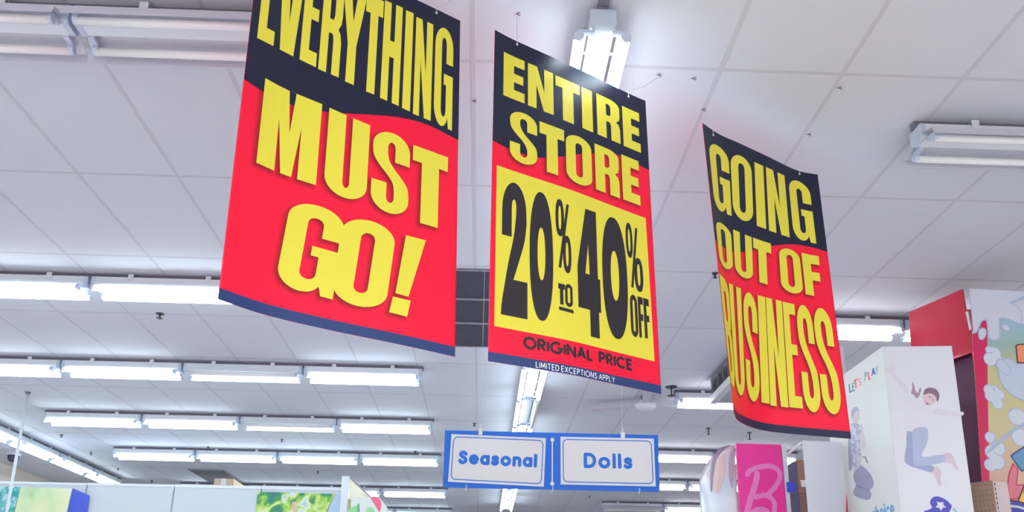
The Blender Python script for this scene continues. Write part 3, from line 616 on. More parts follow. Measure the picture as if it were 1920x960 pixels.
# ---------------------------------------------------------------- printed artwork outlines, in metres on their own panels (x right, y down)
PRINTS = {
 "girl": {
  "arm": [(0.047,0.21),(0.032,0.195),(0.013,0.164),(0.009,0.144),(0.025,0.156),(0.025,0.135),(0.037,0.147),(0.045,0.125),(0.052,0.147),(0.065,0.144),(0.058,0.177),(0.065,0.195),(0.132,0.291),(0.115,0.329)],
  "arm2": [(0.269,0.421),(0.303,0.424),(0.409,0.445),(0.448,0.441),(0.448,0.462),(0.406,0.471),(0.299,0.459),(0.263,0.454)],
  "shirt": [(0.115,0.326),(0.143,0.341),(0.18,0.356),(0.219,0.394),(0.279,0.4),(0.276,0.433),(0.234,0.458),(0.206,0.548),(0.094,0.562),(0.097,0.443)],
  "jback": [(0.097,0.559),(0.145,0.565),(0.118,0.731),(0.143,0.776),(0.223,0.787),(0.215,0.827),(0.155,0.812),(0.061,0.767),(0.078,0.663)],
  "jfront": [(0.13,0.559),(0.211,0.543),(0.219,0.589),(0.203,0.651),(0.167,0.729),(0.292,0.718),(0.292,0.763),(0.153,0.79),(0.111,0.776),(0.118,0.674)],
  "belt": [(0.096,0.559),(0.21,0.543),(0.212,0.56),(0.096,0.578)],
  "foot1": [(0.291,0.72),(0.323,0.706),(0.349,0.72),(0.363,0.776),(0.375,0.805),(0.364,0.813),(0.331,0.771),(0.291,0.763)],
  "foot2": [(0.222,0.792),(0.258,0.801),(0.269,0.832),(0.258,0.877),(0.262,0.905),(0.245,0.913),(0.234,0.868),(0.215,0.827)],
  "pony": [(0.16,0.241),(0.169,0.256),(0.172,0.291),(0.186,0.317),(0.204,0.282),(0.21,0.294),(0.193,0.336),(0.174,0.35),(0.161,0.329),(0.146,0.317),(0.157,0.281)],
  "face": [(0.23,0.318),(0.262,0.311),(0.288,0.323),(0.299,0.351),(0.287,0.377),(0.26,0.395),(0.235,0.399),(0.22,0.381),(0.217,0.35)],
  "hair": [(0.22,0.322),(0.236,0.292),(0.265,0.281),(0.297,0.289),(0.315,0.314),(0.316,0.345),(0.299,0.377),(0.296,0.349),(0.28,0.326),(0.256,0.318),(0.229,0.327)],
  "eye1": [(0.254,0.339),(0.265,0.341),(0.262,0.348),(0.252,0.346)],
  "eye2": [(0.272,0.357),(0.28,0.361),(0.276,0.367),(0.269,0.364)],
  "mouth": [(0.23,0.374),(0.242,0.386),(0.251,0.388),(0.241,0.395),(0.231,0.388)],
 },
 "logo": {
  "blob": [(0.142,1.07),(0.162,1.064),(0.183,1.054),(0.19,1.044),(0.182,1.027),(0.183,1.01),(0.194,0.992),(0.213,0.981),(0.234,0.98),(0.259,0.989),(0.287,1.009),(0.305,1.032),(0.306,1.045),(0.298,1.06),(0.289,1.076),(0.284,1.098),(0.143,1.099)],
  "star": [(0.222,1.009),(0.241,1.017),(0.261,1.012),(0.259,1.032),(0.274,1.046),(0.254,1.049),(0.241,1.069),(0.232,1.05),(0.209,1.047),(0.225,1.032)],
  "teal": [(0.318,1.048),(0.325,1.054),(0.338,1.076),(0.329,1.081),(0.306,1.058)],
 },
 "play": {
  "L": [(-0.551,0.095),(-0.534,0.097),(-0.533,0.148),(-0.509,0.15),(-0.509,0.161),(-0.551,0.159)],
  "E": [(-0.499,0.105),(-0.455,0.106),(-0.454,0.116),(-0.48,0.114),(-0.481,0.129),(-0.46,0.129),(-0.459,0.139),(-0.48,0.138),(-0.481,0.157),(-0.458,0.158),(-0.457,0.168),(-0.502,0.168)],
  "T": [(-0.466,0.091),(-0.408,0.093),(-0.408,0.105),(-0.428,0.104),(-0.429,0.158),(-0.449,0.156),(-0.448,0.103),(-0.466,0.102)],
  "ap": [(-0.391,0.095),(-0.379,0.094),(-0.385,0.108),(-0.394,0.108)],
  "S": [(-0.345,0.117),(-0.366,0.111),(-0.376,0.117),(-0.35,0.14),(-0.345,0.155),(-0.363,0.161),(-0.388,0.157),(-0.389,0.148),(-0.37,0.152),(-0.36,0.148),(-0.387,0.127),(-0.392,0.112),(-0.378,0.102),(-0.348,0.106)],
  "P": [(-0.295,0.087),(-0.262,0.089),(-0.249,0.103),(-0.255,0.119),(-0.284,0.122),(-0.285,0.15),(-0.301,0.149)],
  "L2": [(-0.24,0.101),(-0.224,0.102),(-0.226,0.149),(-0.205,0.149),(-0.204,0.159),(-0.242,0.158)],
  "A": [(-0.195,0.142),(-0.166,0.097),(-0.147,0.098),(-0.132,0.149),(-0.148,0.149),(-0.153,0.135),(-0.172,0.135),(-0.177,0.144)],
  "Y": [(-0.137,0.099),(-0.121,0.1),(-0.113,0.123),(-0.098,0.101),(-0.082,0.102),(-0.101,0.137),(-0.103,0.158),(-0.118,0.157),(-0.116,0.136)],
  "red": [(-0.645,0.102),(-0.627,0.102),(-0.631,0.148),(-0.607,0.164),(-0.612,0.173),(-0.65,0.164)],
 },
 "boy": {
  "head": [(-0.544,0.302),(-0.515,0.279),(-0.464,0.286),(-0.427,0.314),(-0.424,0.352),(-0.446,0.384),(-0.489,0.396),(-0.532,0.379),(-0.551,0.345)],
  "hairb": [(-0.555,0.325),(-0.541,0.29),(-0.5,0.278),(-0.453,0.289),(-0.427,0.317),(-0.464,0.313),(-0.505,0.315),(-0.53,0.347)],
  "body": [(-0.595,0.392),(-0.549,0.378),(-0.498,0.398),(-0.457,0.407),(-0.428,0.445),(-0.455,0.526),(-0.475,0.738),(-0.558,0.726),(-0.6,0.714),(-0.61,0.593),(-0.611,0.491)],
  "back": [(-0.641,0.465),(-0.594,0.444),(-0.582,0.548),(-0.615,0.667),(-0.644,0.69),(-0.68,0.674)],
  "arm": [(-0.436,0.418),(-0.404,0.426),(-0.38,0.543),(-0.381,0.567),(-0.419,0.592),(-0.431,0.569),(-0.444,0.503)],
  "pants": [(-0.601,0.723),(-0.472,0.698),(-0.359,0.771),(-0.322,0.832),(-0.34,0.864),(-0.391,0.877),(-0.371,0.906),(-0.424,0.935),(-0.596,0.889),(-0.642,0.85),(-0.591,0.806),(-0.612,0.768)],
  "crease": [(-0.591,0.806),(-0.397,0.876),(-0.393,0.882),(-0.579,0.817)],
  "tool": [(-0.447,0.639),(-0.398,0.645),(-0.374,0.695),(-0.388,0.695),(-0.411,0.651),(-0.449,0.646)],
  "collar": [(-0.544,0.382),(-0.525,0.424),(-0.488,0.405),(-0.463,0.437),(-0.451,0.409)],
 },
 "choice": {
  "h": [(-0.335,0.988),(-0.335,1.046)],
 },
 "cartoon": {
  "red": [(-0.018,0.329),(0.018,0.315),(0.052,0.244),(0.099,0.229),(0.025,0.776),(-0.061,1.369),(-0.109,1.371),(-0.052,0.779)],
  "cream": [(0.004,-0),(0.469,-0.003),(0.428,0.25),(0.371,0.245),(0.345,0.23),(0.323,0.239),(0.269,0.217),(0.213,0.207),(0.183,0.229),(0.171,0.337),(0.152,0.366),(0.133,0.373),(0.112,0.368),(0.098,0.348),(0.102,0.266),(0.099,0.229),(0.071,0.229),(0.048,0.244),(0.026,0.286),(0.006,0.316),(-0.016,0.329)],
  "rim": [(0.345,0.23),(0.36,0.187),(0.347,0.138),(0.31,0.106),(0.279,0.095),(0.289,0.086),(0.396,0.035),(0.467,0.005),(0.462,0.035),(0.4,0.064),(0.32,0.097),(0.355,0.137),(0.365,0.187),(0.352,0.237)],
  "hole": [(0.02,0.344),(0.031,0.31),(0.053,0.295),(0.073,0.3),(0.077,0.325),(0.064,0.358),(0.041,0.379),(0.024,0.372)],
  "hole2": [(0.198,0.282),(0.208,0.265),(0.23,0.26),(0.252,0.271),(0.255,0.293),(0.243,0.307),(0.215,0.302)],
  "tab1": [(-0.047,0.17),(-0.022,0.165),(-0.033,0.34),(-0.056,0.351)],
  "tab2": [(-0.065,0.5),(-0.036,0.496),(-0.051,0.684),(-0.072,0.693)],
  "orange": [(0.283,0.413),(0.301,0.403),(0.404,0.395),(0.381,0.538),(0.276,0.536)],
  "blob": [(0.183,0.515),(0.238,0.52),(0.274,0.551),(0.381,0.538),(0.34,0.795),(0.274,0.805),(0.2,0.769),(0.145,0.708),(0.124,0.637),(0.133,0.565)],
  "thumb": [(0.116,0.558),(0.142,0.516),(0.176,0.531),(0.209,0.578),(0.213,0.606),(0.19,0.625),(0.159,0.62),(0.124,0.582)],
  "streak": [(-0.029,1.159),(0.082,1.071),(0.18,1.001),(0.292,0.95),(0.288,0.976),(0.195,1.017),(0.077,1.105),(-0.029,1.184)],
  "blue": [(0.125,1.197),(0.152,1.178),(0.267,1.107),(0.241,1.266),(0.185,1.297)],
  "arm": [(0.133,1.249),(0.161,1.285),(0.132,1.392),(0.187,1.391),(0.139,1.481),(0.066,1.488),(0.073,1.386),(0.097,1.312)],
  "yellow": [(0.128,1.498),(0.187,1.391),(0.239,1.389),(0.215,1.536)],
  "navy": [(0.069,1.495),(0.136,1.502),(0.216,1.528),(0.21,1.568),(0.192,1.68),(0.049,1.683)],
  "ring": [(0.066,1.524),(0.131,1.53),(0.212,1.556),(0.209,1.572),(0.129,1.546),(0.066,1.54)],
 },
 "puffs": [[0.0827,0.4546,0.0244],[0.1156,0.4774,0.0447],[0.1339,0.5169,0.0325],[0.0813,0.5192,0.0446],[0.0403,0.7437,0.036],[0.0712,0.7504,0.0401],[0.1037,0.7726,0.036],[0.0465,0.7828,0.04],[0.0862,0.836,0.0359],[0.2093,0.9231,0.0571],[0.2504,0.9386,0.0527],[0.2128,1.0669,0.0567],[0.0001,1.0744,0.0346],[0.0451,1.1481,0.0432],[-0.0061,1.1748,0.0431],[0.0227,1.24,0.0473],[-0.0275,1.2623,0.0386]],
 "bee": {
  "top": [(0.072,0.246),(0.087,0.222),(0.132,0.196),(0.195,0.179),(0.25,0.174),(0.298,0.188),(0.327,0.221),(0.327,0.264),(0.302,0.313),(0.255,0.368),(0.216,0.4),(0.167,0.407),(0.124,0.417)],
  "stem": [(0.149,0.238),(0.138,0.293),(0.108,0.378),(0.071,0.475),(0.049,0.547),(0.033,0.606)],
  "bot": [(0.192,0.4),(0.239,0.417),(0.267,0.452),(0.271,0.494),(0.258,0.542),(0.234,0.578)],
  "loop": [(0.085,0.546),(0.123,0.518),(0.172,0.511),(0.207,0.525),(0.218,0.554)],
  "tag": [(0.383,0.298),(0.444,0.297),(0.438,0.373),(0.377,0.374)],
 },
 "gond": {
  "post1": [(-0.088,0.025),(0.283,0.037),(0.243,0.393),(0.254,0.504),(-0.001,0.509)],
  "post2": [(0.283,0.037),(0.997,0.044),(0.975,0.378),(0.965,0.49),(0.244,0.504)],
  "blue": [(1.01,0.042),(1.256,0.138),(1.259,0.372),(1.266,0.484),(1.001,0.489),(0.996,0.34)],
  "post3": [(3.594,0.034),(4.688,0.043),(4.578,0.306),(4.554,0.457),(3.59,0.476)],
  "wash": [(4.688,0.043),(4.771,0.051),(4.79,0.452),(4.554,0.457)],
  "hand": [(4.091,0.184),(4.11,0.166),(4.151,0.169),(4.158,0.206),(4.149,0.242),(4.176,0.324),(4.217,0.464),(4.17,0.464),(4.123,0.325),(4.099,0.243)],
  "apple": [(4.91,0.102),(5.21,0.096),(5.341,0.102),(5.442,0.228),(5.454,0.439),(4.91,0.45)],
  "pink": [(5.21,0.096),(5.317,0.1),(5.366,0.182),(5.346,0.3),(5.276,0.207)],
  "leafs": [(4.899,0.286),(4.983,0.231),(5.054,0.235),(5.091,0.446),(4.91,0.45)],
  "leaf2": [(5.162,0.269),(5.219,0.238),(5.274,0.278),(5.29,0.443),(5.149,0.445)],
  "stalk": [(5.029,0.212),(5.045,0.188),(5.059,0.212),(5.068,0.447),(5.038,0.447)],
 },
}

class Plane:
    """an upright flat face: origin, direction to the right, y downwards, h out of the face"""
    def __init__(s, o, e): s.o = Vector(o); s.e = Vector((e[0], e[1], 0)).normalized(); s.n = Vector((s.e.y, -s.e.x, 0))
    def __call__(s, x, y, h=0): return s.o+s.e*x+Vector((0, 0, -y))+s.n*h
def art(name, loops, f, m, parent, h=.0010, smooth=True, step=.03):
    return decal(name, [[smooth_loop(l) if smooth and len(l) > 4 else list(l)] for l in loops], f, h, m, parent, step)
W = lambda x, y, z: (x, y, z+CAM_Z)
M_board = mat('white_card', rgb(228, 234, 242), .35, .5, vary=.015); M_boardw = mat('warm_white_card', rgb(228, 232, 226), .4, .5, vary=.02)
M_kraft = mat('brown_card', rgb(150, 118, 104), .8, .2, vary=.08, scale=30)
SHELF = 2.2                       # top of the shelving the displays stand on, below the picture

# shelving run that carries the right-hand displays
t = thing('shelving_unit', 'white shelving run under the tall displays at the right', 'shelving', (1.75, 5.1, 0))
MB().box(0, 2.55, 0, 3.4, 0, .12).build('base', M_rail, t); MB().box(0, 2.55, 1.6, 1.66, .12, SHELF-.04).build('back_panel', M_white, t)
for z in (.5, 1.0, 1.5): MB().box(0, 2.55, .05, 3.35, z, z+.03).build('shelf', M_white, t)
MB().box(0, 2.55, 0, 3.4, SHELF-.04, SHELF).build('top_board', M_white, t)

# tall white box with the two children
O = W(2.5749, 5.3, 1.8769); fr = Plane(O, (.9933, -.1158)); fl = Plane(O, (.0089, -1)); HB = O[2]-SHELF; WR, WL = .436, .96
t = thing('toy_box', 'tall white box printed with LET\'S PLAY and a jumping girl, at the right', 'toy box', (O[0], O[1], SHELF))
L_ = lambda p: p-t.location
def base4(a, b, c, d, z0, z1): return [(p.x, p.y, z0) for p in (a, b, c, d)]+[(p.x, p.y, z1) for p in (a, b, c, d)]
bx = MB(); a, b_ = fr(0, 0), fr(WR, 0); c_, d_ = fr(WR, 0)-fl.e*WL, fr(0, 0)-fl.e*WL
bx.hexa([L_(Vector(p)) for p in base4(a, b_, c_, d_, SHELF, O[2])]); bx.build('box_body', M_board, t, bevel=.003)
FR = lambda x, y, h=0: L_(fr(x, y, h)); FL = lambda x, y, h=0: L_(fl(x, y, h))
decal('side_face', [[[(-WL, .001), (-.001, .001), (-.001, HB), (-WL, HB)]]], FL, .0006, M_boardw, t, .2)
G = PRINTS['girl']; SK = mat('print_skin', rgb(224, 224, 236), .4, .4); SK2 = mat('print_face', rgb(226, 204, 214), .4, .4)
SKF = mat('print_feet', rgb(220, 204, 218), .4, .4)
for nm, kk in (('printed_arm', 'arm'), ('printed_arm', 'arm2'), ('printed_foot', 'foot1'), ('printed_foot', 'foot2')): art(nm, [G[kk]], FR, SK if 'arm' in nm else SKF, t)
art('printed_shirt', [G['shirt']], FR, mat('print_shirt', rgb(228, 231, 242), .4, .4), t, .0012)
art('printed_jeans', [G['jback'], G['belt']], FR, mat('print_jeans_far', rgb(164, 178, 214), .4, .4, vary=.08), t, .0011)
art('printed_jeans', [G['jfront']], FR, mat('print_jeans_near', rgb(182, 196, 226), .4, .4, vary=.08), t, .0013)
MH = mat('print_hair', rgb(140, 118, 136), .4, .4, vary=.12)
art('printed_hair', [G['pony']], FR, mat('print_ponytail', rgb(176, 150, 170), .4, .4, vary=.12), t, .0013); art('printed_face', [G['face']], FR, SK2, t, .0013); art('printed_hair', [G['hair']], FR, MH, t, .0016)
art('printed_face_features', [G['eye1'], G['eye2'], G['mouth']], FR, mat('print_feature', rgb(150, 112, 128), .4, .4), t, .0017, False)
lg = PRINTS['logo']
decal('printed_badge', [[smooth_loop(lg['blob'], 4), list(lg['star'])]], FR, .001, mat('print_violet', rgb(84, 84, 196), .4, .5), t, .02)
art('printed_badge_line', [lg['teal']], FR, mat('print_teal', rgb(150, 200, 200), .4, .5), t, .001, False)
P_ = PRINTS['play']
for k, c in (('L', (70, 92, 138)), ('E', (96, 156, 150)), ('T', (226, 86, 92)), ('ap', (226, 160, 170)), ('S', (228, 170, 176)), ('P', (150, 186, 170)), ('L2', (226, 96, 106)), ('A', (84, 98, 156)), ('Y', (150, 190, 196)), ('red', (226, 70, 84))):
    lp = P_[k]
    if k == 'P': # the eye of the P
        x0, y0 = np.mean(lp, 0)
    decal('printed_letter', [[list(lp)]], FL, .0011, mat('print_letter_'+k, rgb(*c), .4, .5), t, .05)
B_ = PRINTS['boy']
for kk in ('head', 'arm'): art('printed_boy', [B_[kk]], FL, mat('print_boy_skin', rgb(216, 204, 206), .4, .4), t, .0011)
art('printed_boy', [B_['back']], FL, mat('print_boy_sleeve', rgb(160, 162, 188), .4, .4, vary=.1), t, .0010)
mp = ramp_mat('print_plaid', [(0, rgb(168, 172, 196)), (.45, rgb(202, 204, 216)), (.55, rgb(222, 224, 228)), (1, rgb(150, 156, 186))], 45, vor=True, rough=.4)
art('printed_boy', [B_['body']], FL, mp, t, .0012)
for kk in ('hairb', 'collar'): art('printed_boy', [B_[kk]], FL, mat('print_boy_hair', rgb(176, 170, 190), .4, .4), t, .0014)
art('printed_boy', [B_['pants']], FL, mat('print_boy_trousers', rgb(158, 158, 184), .4, .4, vary=.08), t, .0013)
for kk in ('crease', 'tool'): art('printed_boy', [B_[kk]], FL, mat('print_boy_line', rgb(118, 116, 146), .4, .4), t, .0015, False)
ch = MB(); write(ch, 'choice', -.385, -.085, 1.085, .088, .009, FL, .0011, 1, gap=.28, cap=6); ch.build('printed_lettering', mat('print_blue', rgb(110, 164, 206), .4, .5), t)

# white board behind it (its edge shows beside the sale sign) and the plain white tower
f = Plane(W(*(1.86, 6.75, 2.0)), (1, 0))
t = thing('white_board', 'narrow white board edge just right of the BUSINESS lettering', 'board', (2.865, 6.75, SHELF))
MB().box(0, .085, 0, .03, 0, CAM_Z+2.388-SHELF).build('board', M_board, t); MB().box(-.012, 0, -.01, .04, 0, CAM_Z+2.388-SHELF).build('edge_strip', M_white, t)
O = W(2.2594, 6.0, 1.4013)
t = thing('display_panel', 'plain white tower left of the LET\'S PLAY box, below the sale sign', 'display', (O[0], O[1], SHELF))
h = O[2]-SHELF
MB().hexa([(0, 0, 0), (.285, .012, 0), (.285, .042, 0), (.012, .030, 0), (0, 0, h), (.285, .012, h), (.285, .042, h), (.012, .030, h)]).build('body', M_board, t, bevel=.003)
MB().hexa([(-.002, .03, h-.022), (.008, .03, h-.022), (.040, .42, h-.022), (.030, .42, h-.022), (-.002, .03, h-.002), (.008, .03, h-.002), (.040, .42, h-.002), (.030, .42, h-.002)]).build('top_rail', M_white, t)
decal('red_print', [[[(.24, h), (.285, h), (.285, .36)]]], lambda x, y, k=0: Vector((x, -k, h-y)), .001, mat('print_red', rgb(222, 50, 78), .4, .5), t, .3)

# pink banner display
O = W(1.9637, 6.6, 1.5082); fp = Plane((0, 0, 0), (.9995, .0318)); h = O[2]-SHELF
t = thing('pink_display', 'hot pink display card with a pale pink script letter B', 'display', (O[0], O[1], SHELF))
up_ = Vector((0, 0, h)); FP = lambda x, y, k=0: fp(x, y, k)+up_
c = MB(); c.hexa([FP(0, h), FP(.366, h), FP(.366, h, -.03), FP(0, h, -.03), FP(0, 0), FP(.357, 0), FP(.357, 0, -.03), FP(0, 0, -.03)]); c.build('pink_card', mat('hot_pink', rgb(248, 56, 160), .4, .5, vary=.03), t, bevel=.002)
c = MB(); c.hexa([FP(.368, h, -.002), FP(.400, h, -.002), FP(.400, h, -.04), FP(.368, h, -.04), FP(.360, 0, -.002), FP(.398, 0, -.002), FP(.398, 0, -.04), FP(.360, 0, -.04)]); c.build('white_post', M_white, t)
c = MB(); bp = PRINTS['bee']
for k, w in (('top', .019), ('stem', .023), ('bot', .019), ('loop', .019)): ribbon(c, spline(bp[k], 8), w, FP, .0012, 8)
c.build('script_letter', mat('pale_pink', rgb(246, 140, 204), .4, .5), t)
tg = np.array(bp['tag']); x0, y0 = tg.min(0); x1, y1 = tg.max(0)
c = MB(); c.prism([FP(x, y, .006) for x, y in arc(x1-.012, y0+.012, .012, .012, -90, 0, 5)+arc(x1-.012, y1-.012, .012, .012, 0, 90, 5)+[(x0, y1), (x0, y0)]], fp.n*-.006); c.build('blue_tag', mat('tag_blue', rgb(66, 84, 216), .4, .5), t)
# its curved glossy side; gloss over the face print is put into pale colours
t = thing('photo_standee', 'curved glossy card with a gloss-paled doll face, left of the pink display', 'standee', (O[0]-.01, O[1]+.02, SHELF))
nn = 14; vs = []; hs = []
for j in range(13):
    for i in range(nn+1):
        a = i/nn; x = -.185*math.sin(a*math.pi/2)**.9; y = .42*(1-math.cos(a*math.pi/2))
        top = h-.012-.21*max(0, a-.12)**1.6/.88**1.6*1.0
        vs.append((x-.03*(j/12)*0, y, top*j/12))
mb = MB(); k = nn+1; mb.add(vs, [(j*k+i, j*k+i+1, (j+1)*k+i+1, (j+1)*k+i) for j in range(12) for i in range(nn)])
o = mb.build('curved_card', ramp_mat('gloss_paled_photo', [(0, rgb(206, 212, 222)), (.42, rgb(232, 236, 240)), (.60, rgb(206, 214, 226)), (.72, rgb(220, 206, 206)), (.84, rgb(216, 200, 204)), (1, rgb(206, 186, 194))], 7, (2, h-.75, h+.06, .10), .18), t, True)
sd = o.modifiers.new('thickness', 'SOLIDIFY'); sd.thickness = .006; sd.offset = -1
def FS(x, y, k=0):        # x = 0..1 round the curve from the pink card, y metres below the top
    a = x; px = -.185*math.sin(a*math.pi/2)**.9; py = .42*(1-math.cos(a*math.pi/2))
    n = Vector((-.42*math.sin(a*math.pi/2)-.05, -.185*math.cos(a*math.pi/2)-.05, 0)).normalized()
    return Vector((px, py, h-.012-y))+n*(k+.0006)
art('printed_hair', [[(.08, .0), (.24, .03), (.42, .09), (.52, .20), (.58, .33), (.62, .33), (.60, .18), (.48, .055), (.30, .01)]], FS, mat('gloss_paled_hair', rgb(140, 116, 136), .25, .5, vary=.2, scale=40), t, .001, True, .04)
art('printed_face', [[(.28, .07), (.42, .12), (.52, .22), (.56, .33), (.46, .37), (.34, .30), (.24, .18)]], FS, mat('gloss_paled_skin', rgb(226, 194, 186), .25, .5, vary=.08), t, .0008, True, .04)
art('printed_hair', [[(.03, .05), (.12, .08), (.16, .24), (.10, .34), (.04, .22)]], FS, mat('gloss_paled_hair_far', rgb(176, 164, 182), .25, .5, vary=.2, scale=40), t, .0009, True, .04)

# brown cartons behind
t = thing('carton_stack', 'dark brown carton standing between the pink and white displays', 'carton', W(2.7995, 7.6, 1.5978))
zb = SHELF-(CAM_Z+1.5978)
for nm, z0, z1 in (('upper_carton', -.30, 0), ('lower_carton', zb, -.303)):
    c = MB(); c.hexa([(0, 0, z0), (.40, -.04, z0), (.43, .30, z0), (0, .34, z0), (0, 0, z1), (.40, -.04, z1), (.43, .30, z1), (0, .34, z1)])
    k = c.build(nm, M_kraft if nm[0] == 'u' else mat('brown_card_low', rgb(134, 104, 96), .8, .2, vary=.08, scale=30), t, bevel=.004)
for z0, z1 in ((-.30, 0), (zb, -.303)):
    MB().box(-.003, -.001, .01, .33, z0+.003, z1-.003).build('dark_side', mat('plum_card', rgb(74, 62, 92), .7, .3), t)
c = MB(); c.hexa([(.02, -.012, -.245), (.15, -.025, -.25), (.15, -.021, -.25), (.02, -.008, -.245), (.015, -.012, -.185), (.145, -.025, -.19), (.145, -.021, -.19), (.015, -.008, -.185)]); c.build('shipping_label', M_wht, t)

# glossy red display
O = W(3.5117, 5.9, 2.5572); fd = Plane((0, 0, 0), (.3247, -.9458)); h = O[2]-SHELF
t = thing('red_display', 'glossy red display tower rising behind the LET\'S PLAY box', 'display', (O[0], O[1], SHELF)); up2 = Vector((0, 0, h))
FD = lambda x, y, k=0: fd(x, y, k)+up2
M_gl = mat('glossy_red', rgb(222, 22, 62), .12, .7, vary=.03, coat=.8, scale=4, bump=1, bdist=.03, detail=0)
c = MB(); c.hexa([FD(-.55, .50), FD(.012, .50), FD(.012, .50, -.02), FD(-.55, .50, -.02), FD(-.515, .0), FD(0, 0), FD(0, 0, -.02), FD(-.515, 0, -.02)]); c.build('header', M_gl, t, bevel=.003)
c = MB(); c.hexa([FD(-.55, h, -.05), FD(.05, h, -.05), FD(.05, h, -.42), FD(-.55, h, -.42), FD(-.55, .16, -.05), FD(.02, .16, -.05), FD(.02, .16, -.42), FD(-.55, .16, -.42)]); c.build('body', mat('maroon', rgb(92, 30, 70), .5, .4, vary=.05), t)
c = MB(); c.hexa([FD(.024, h, .0), FD(.075, h, 0), FD(.075, h, -.05), FD(.024, h, -.05), FD(.006, .17, 0), FD(.030, .17, 0), FD(.030, .17, -.05), FD(.006, .17, -.05)]); c.build('side_flap', M_gl, t)
for y0, y1, xa in ((.185, .33, .009), (.50, .67, .022)):
    c = MB(); c.hexa([FD(xa+.010, y1, .004), FD(xa+.030, y1, .004), FD(xa+.030, y1, .001), FD(xa+.010, y1, .001), FD(xa, y0, .004), FD(xa+.022, y0, .004), FD(xa+.022, y0, .001), FD(xa, y0, .001)]); c.build('white_tab', M_wht, t)

# illustrated panel at the right edge
O = W(3.3874, 5.6, 2.4329); h = O[2]-SHELF; fc0 = Plane((0, 0, 0), (.9985, .0539))
t = thing('illustrated_display', 'tall display panel with dripping white cream over a pastel cartoon landscape, right edge', 'display', (O[0], O[1], SHELF)); up3 = Vector((0, 0, h))
FC = lambda x, y, k=0: fc0(x, y, k)+up3
lean = -.1045/1.37            # its left edge leans out towards the bottom
xe = lambda y: lean*y
c = MB(); yb = h
c.hexa([FC(xe(yb), yb), FC(.95, yb), FC(.95, yb, -.012), FC(xe(yb)+.012, yb, -.012), FC(0, 0), FC(.95, 0), FC(.95, 0, -.012), FC(.012, 0, -.012)])
c.build('panel', ramp_mat('pastel_landscape', [(0, rgb(230, 184, 172)), (.16, rgb(228, 196, 172)), (.34, rgb(220, 214, 166)), (.62, rgb(212, 208, 156)), (.72, rgb(166, 198, 186)), (.84, rgb(166, 204, 220)), (1, rgb(196, 214, 236))], 7, (2, h-1.40, h+.02, .12), .4), t)
D_ = PRINTS['cartoon']; cream = mat('print_cream', rgb(218, 226, 242), .4, .4, vary=.02); rim = mat('print_cream_rim', rgb(186, 204, 232), .4, .4, vary=.03)
red = [(xe(.15)+.002, .15)]+[p for p in D_['red'][2:5]]+[(D_['red'][5][0], 1.45), (xe(1.45), 1.45)]
decal('red_border', [[red]], FC, .0008, mat('print_raspberry', rgb(222, 42, 100), .3, .5, vary=.04), t, .1)
cl = list(D_['cream']); cl[0] = (.003, .003); cl[1] = (.90, .003); cl[2] = (.90, cl[2][1])
rim_l = smooth_loop(cl[2:], 4)
dr = MB(); ribbon(dr, [p for p in spline(cl[2:], 5)], .011, FC, .0010, 6); dr.build('printed_drip_edge', rim, t)
decal('printed_cream', [[[cl[0], cl[1]]+spline(cl[2:], 5)]], FC, .0014, cream, t, .1)
art('printed_cream_shade', [D_['rim']], FC, rim, t, .0018)
for kk in ('hole', 'hole2'): art('printed_bubble', [D_[kk]], FC, cream, t, .0018)
for kk in ('hole', 'hole2'):
    r = MB(); q = smooth_loop(D_[kk], 4); ribbon(r, q+q[:1], .004, FC, .0020, 0); r.build('printed_outline', rim, t)
for kk, hh in (('blob', .0012), ('thumb', .0024)): art('printed_blob', [D_[kk]], FC, mat('print_pale_blue', rgb(206, 220, 240), .4, .4, vary=.03), t, hh)
for kk in ('blob', 'thumb'):
    r = MB(); q = smooth_loop(D_[kk], 4); ribbon(r, q+q[:1], .004, FC, .0016 if kk == 'blob' else .0028, 0); r.build('printed_outline', rim, t)
M_puff = mat('print_puff', rgb(222, 232, 246), .4, .4, vary=.03); PU = PRINTS['puffs']
for grp in (PU[:4], PU[4:9], PU[9:11], PU[11:12], PU[12:]):
    r = MB()
    for x, y, rr in grp: ribbon(r, arc(x, y, rr, rr, 0, 360, 20), .006, FC, .0010, 0)
    r.build('printed_puff_edge', rim, t); decal('printed_puff', [[arc(x, y, rr, rr, 0, 360, 20)[:-1]] for x, y, rr in grp], FC, .0013, M_puff, t, .1)
art('printed_streak', [D_['streak']], FC, mat('print_streak', rgb(184, 204, 232), .4, .4), t, .0016)
ol = mat('print_outline', rgb(92, 62, 60), .4, .4)
for kk, c1, oc, hh in (('orange', (248, 160, 120), ol, .0016), ('blue', (130, 180, 232), mat('print_navy_line', rgb(76, 84, 150), .4, .4), .0017), ('arm', (238, 138, 156), mat('print_rose_line', rgb(206, 84, 112), .4, .4), .0016),
                       ('yellow', (250, 216, 96), ol, .0018), ('navy', (92, 98, 196), ol, .0019)):
    q = list(D_[kk]); decal('printed_shape', [[q]], FC, hh, mat('print_'+kk, rgb(*c1), .4, .4, vary=.03), t, .1)
    r = MB(); ribbon(r, q+q[:1], .0045, FC, hh+.0003, 4); r.build('printed_outline', oc, t)
for (cx, cy, rx, ry) in ((.245, 1.42, .035, .07), (.29, 1.43, .03, .065), (.205, 1.43, .03, .06)):
    r = MB(); ribbon(r, arc(cx, cy, rx, ry, 0, 360, 18), .003, FC, .0020, 0); r.build('printed_outline', mat('print_rose_line', rgb(206, 84, 112)), t)
art('printed_ring', [D_['ring']], FC, M_wht, t, .0022, False)

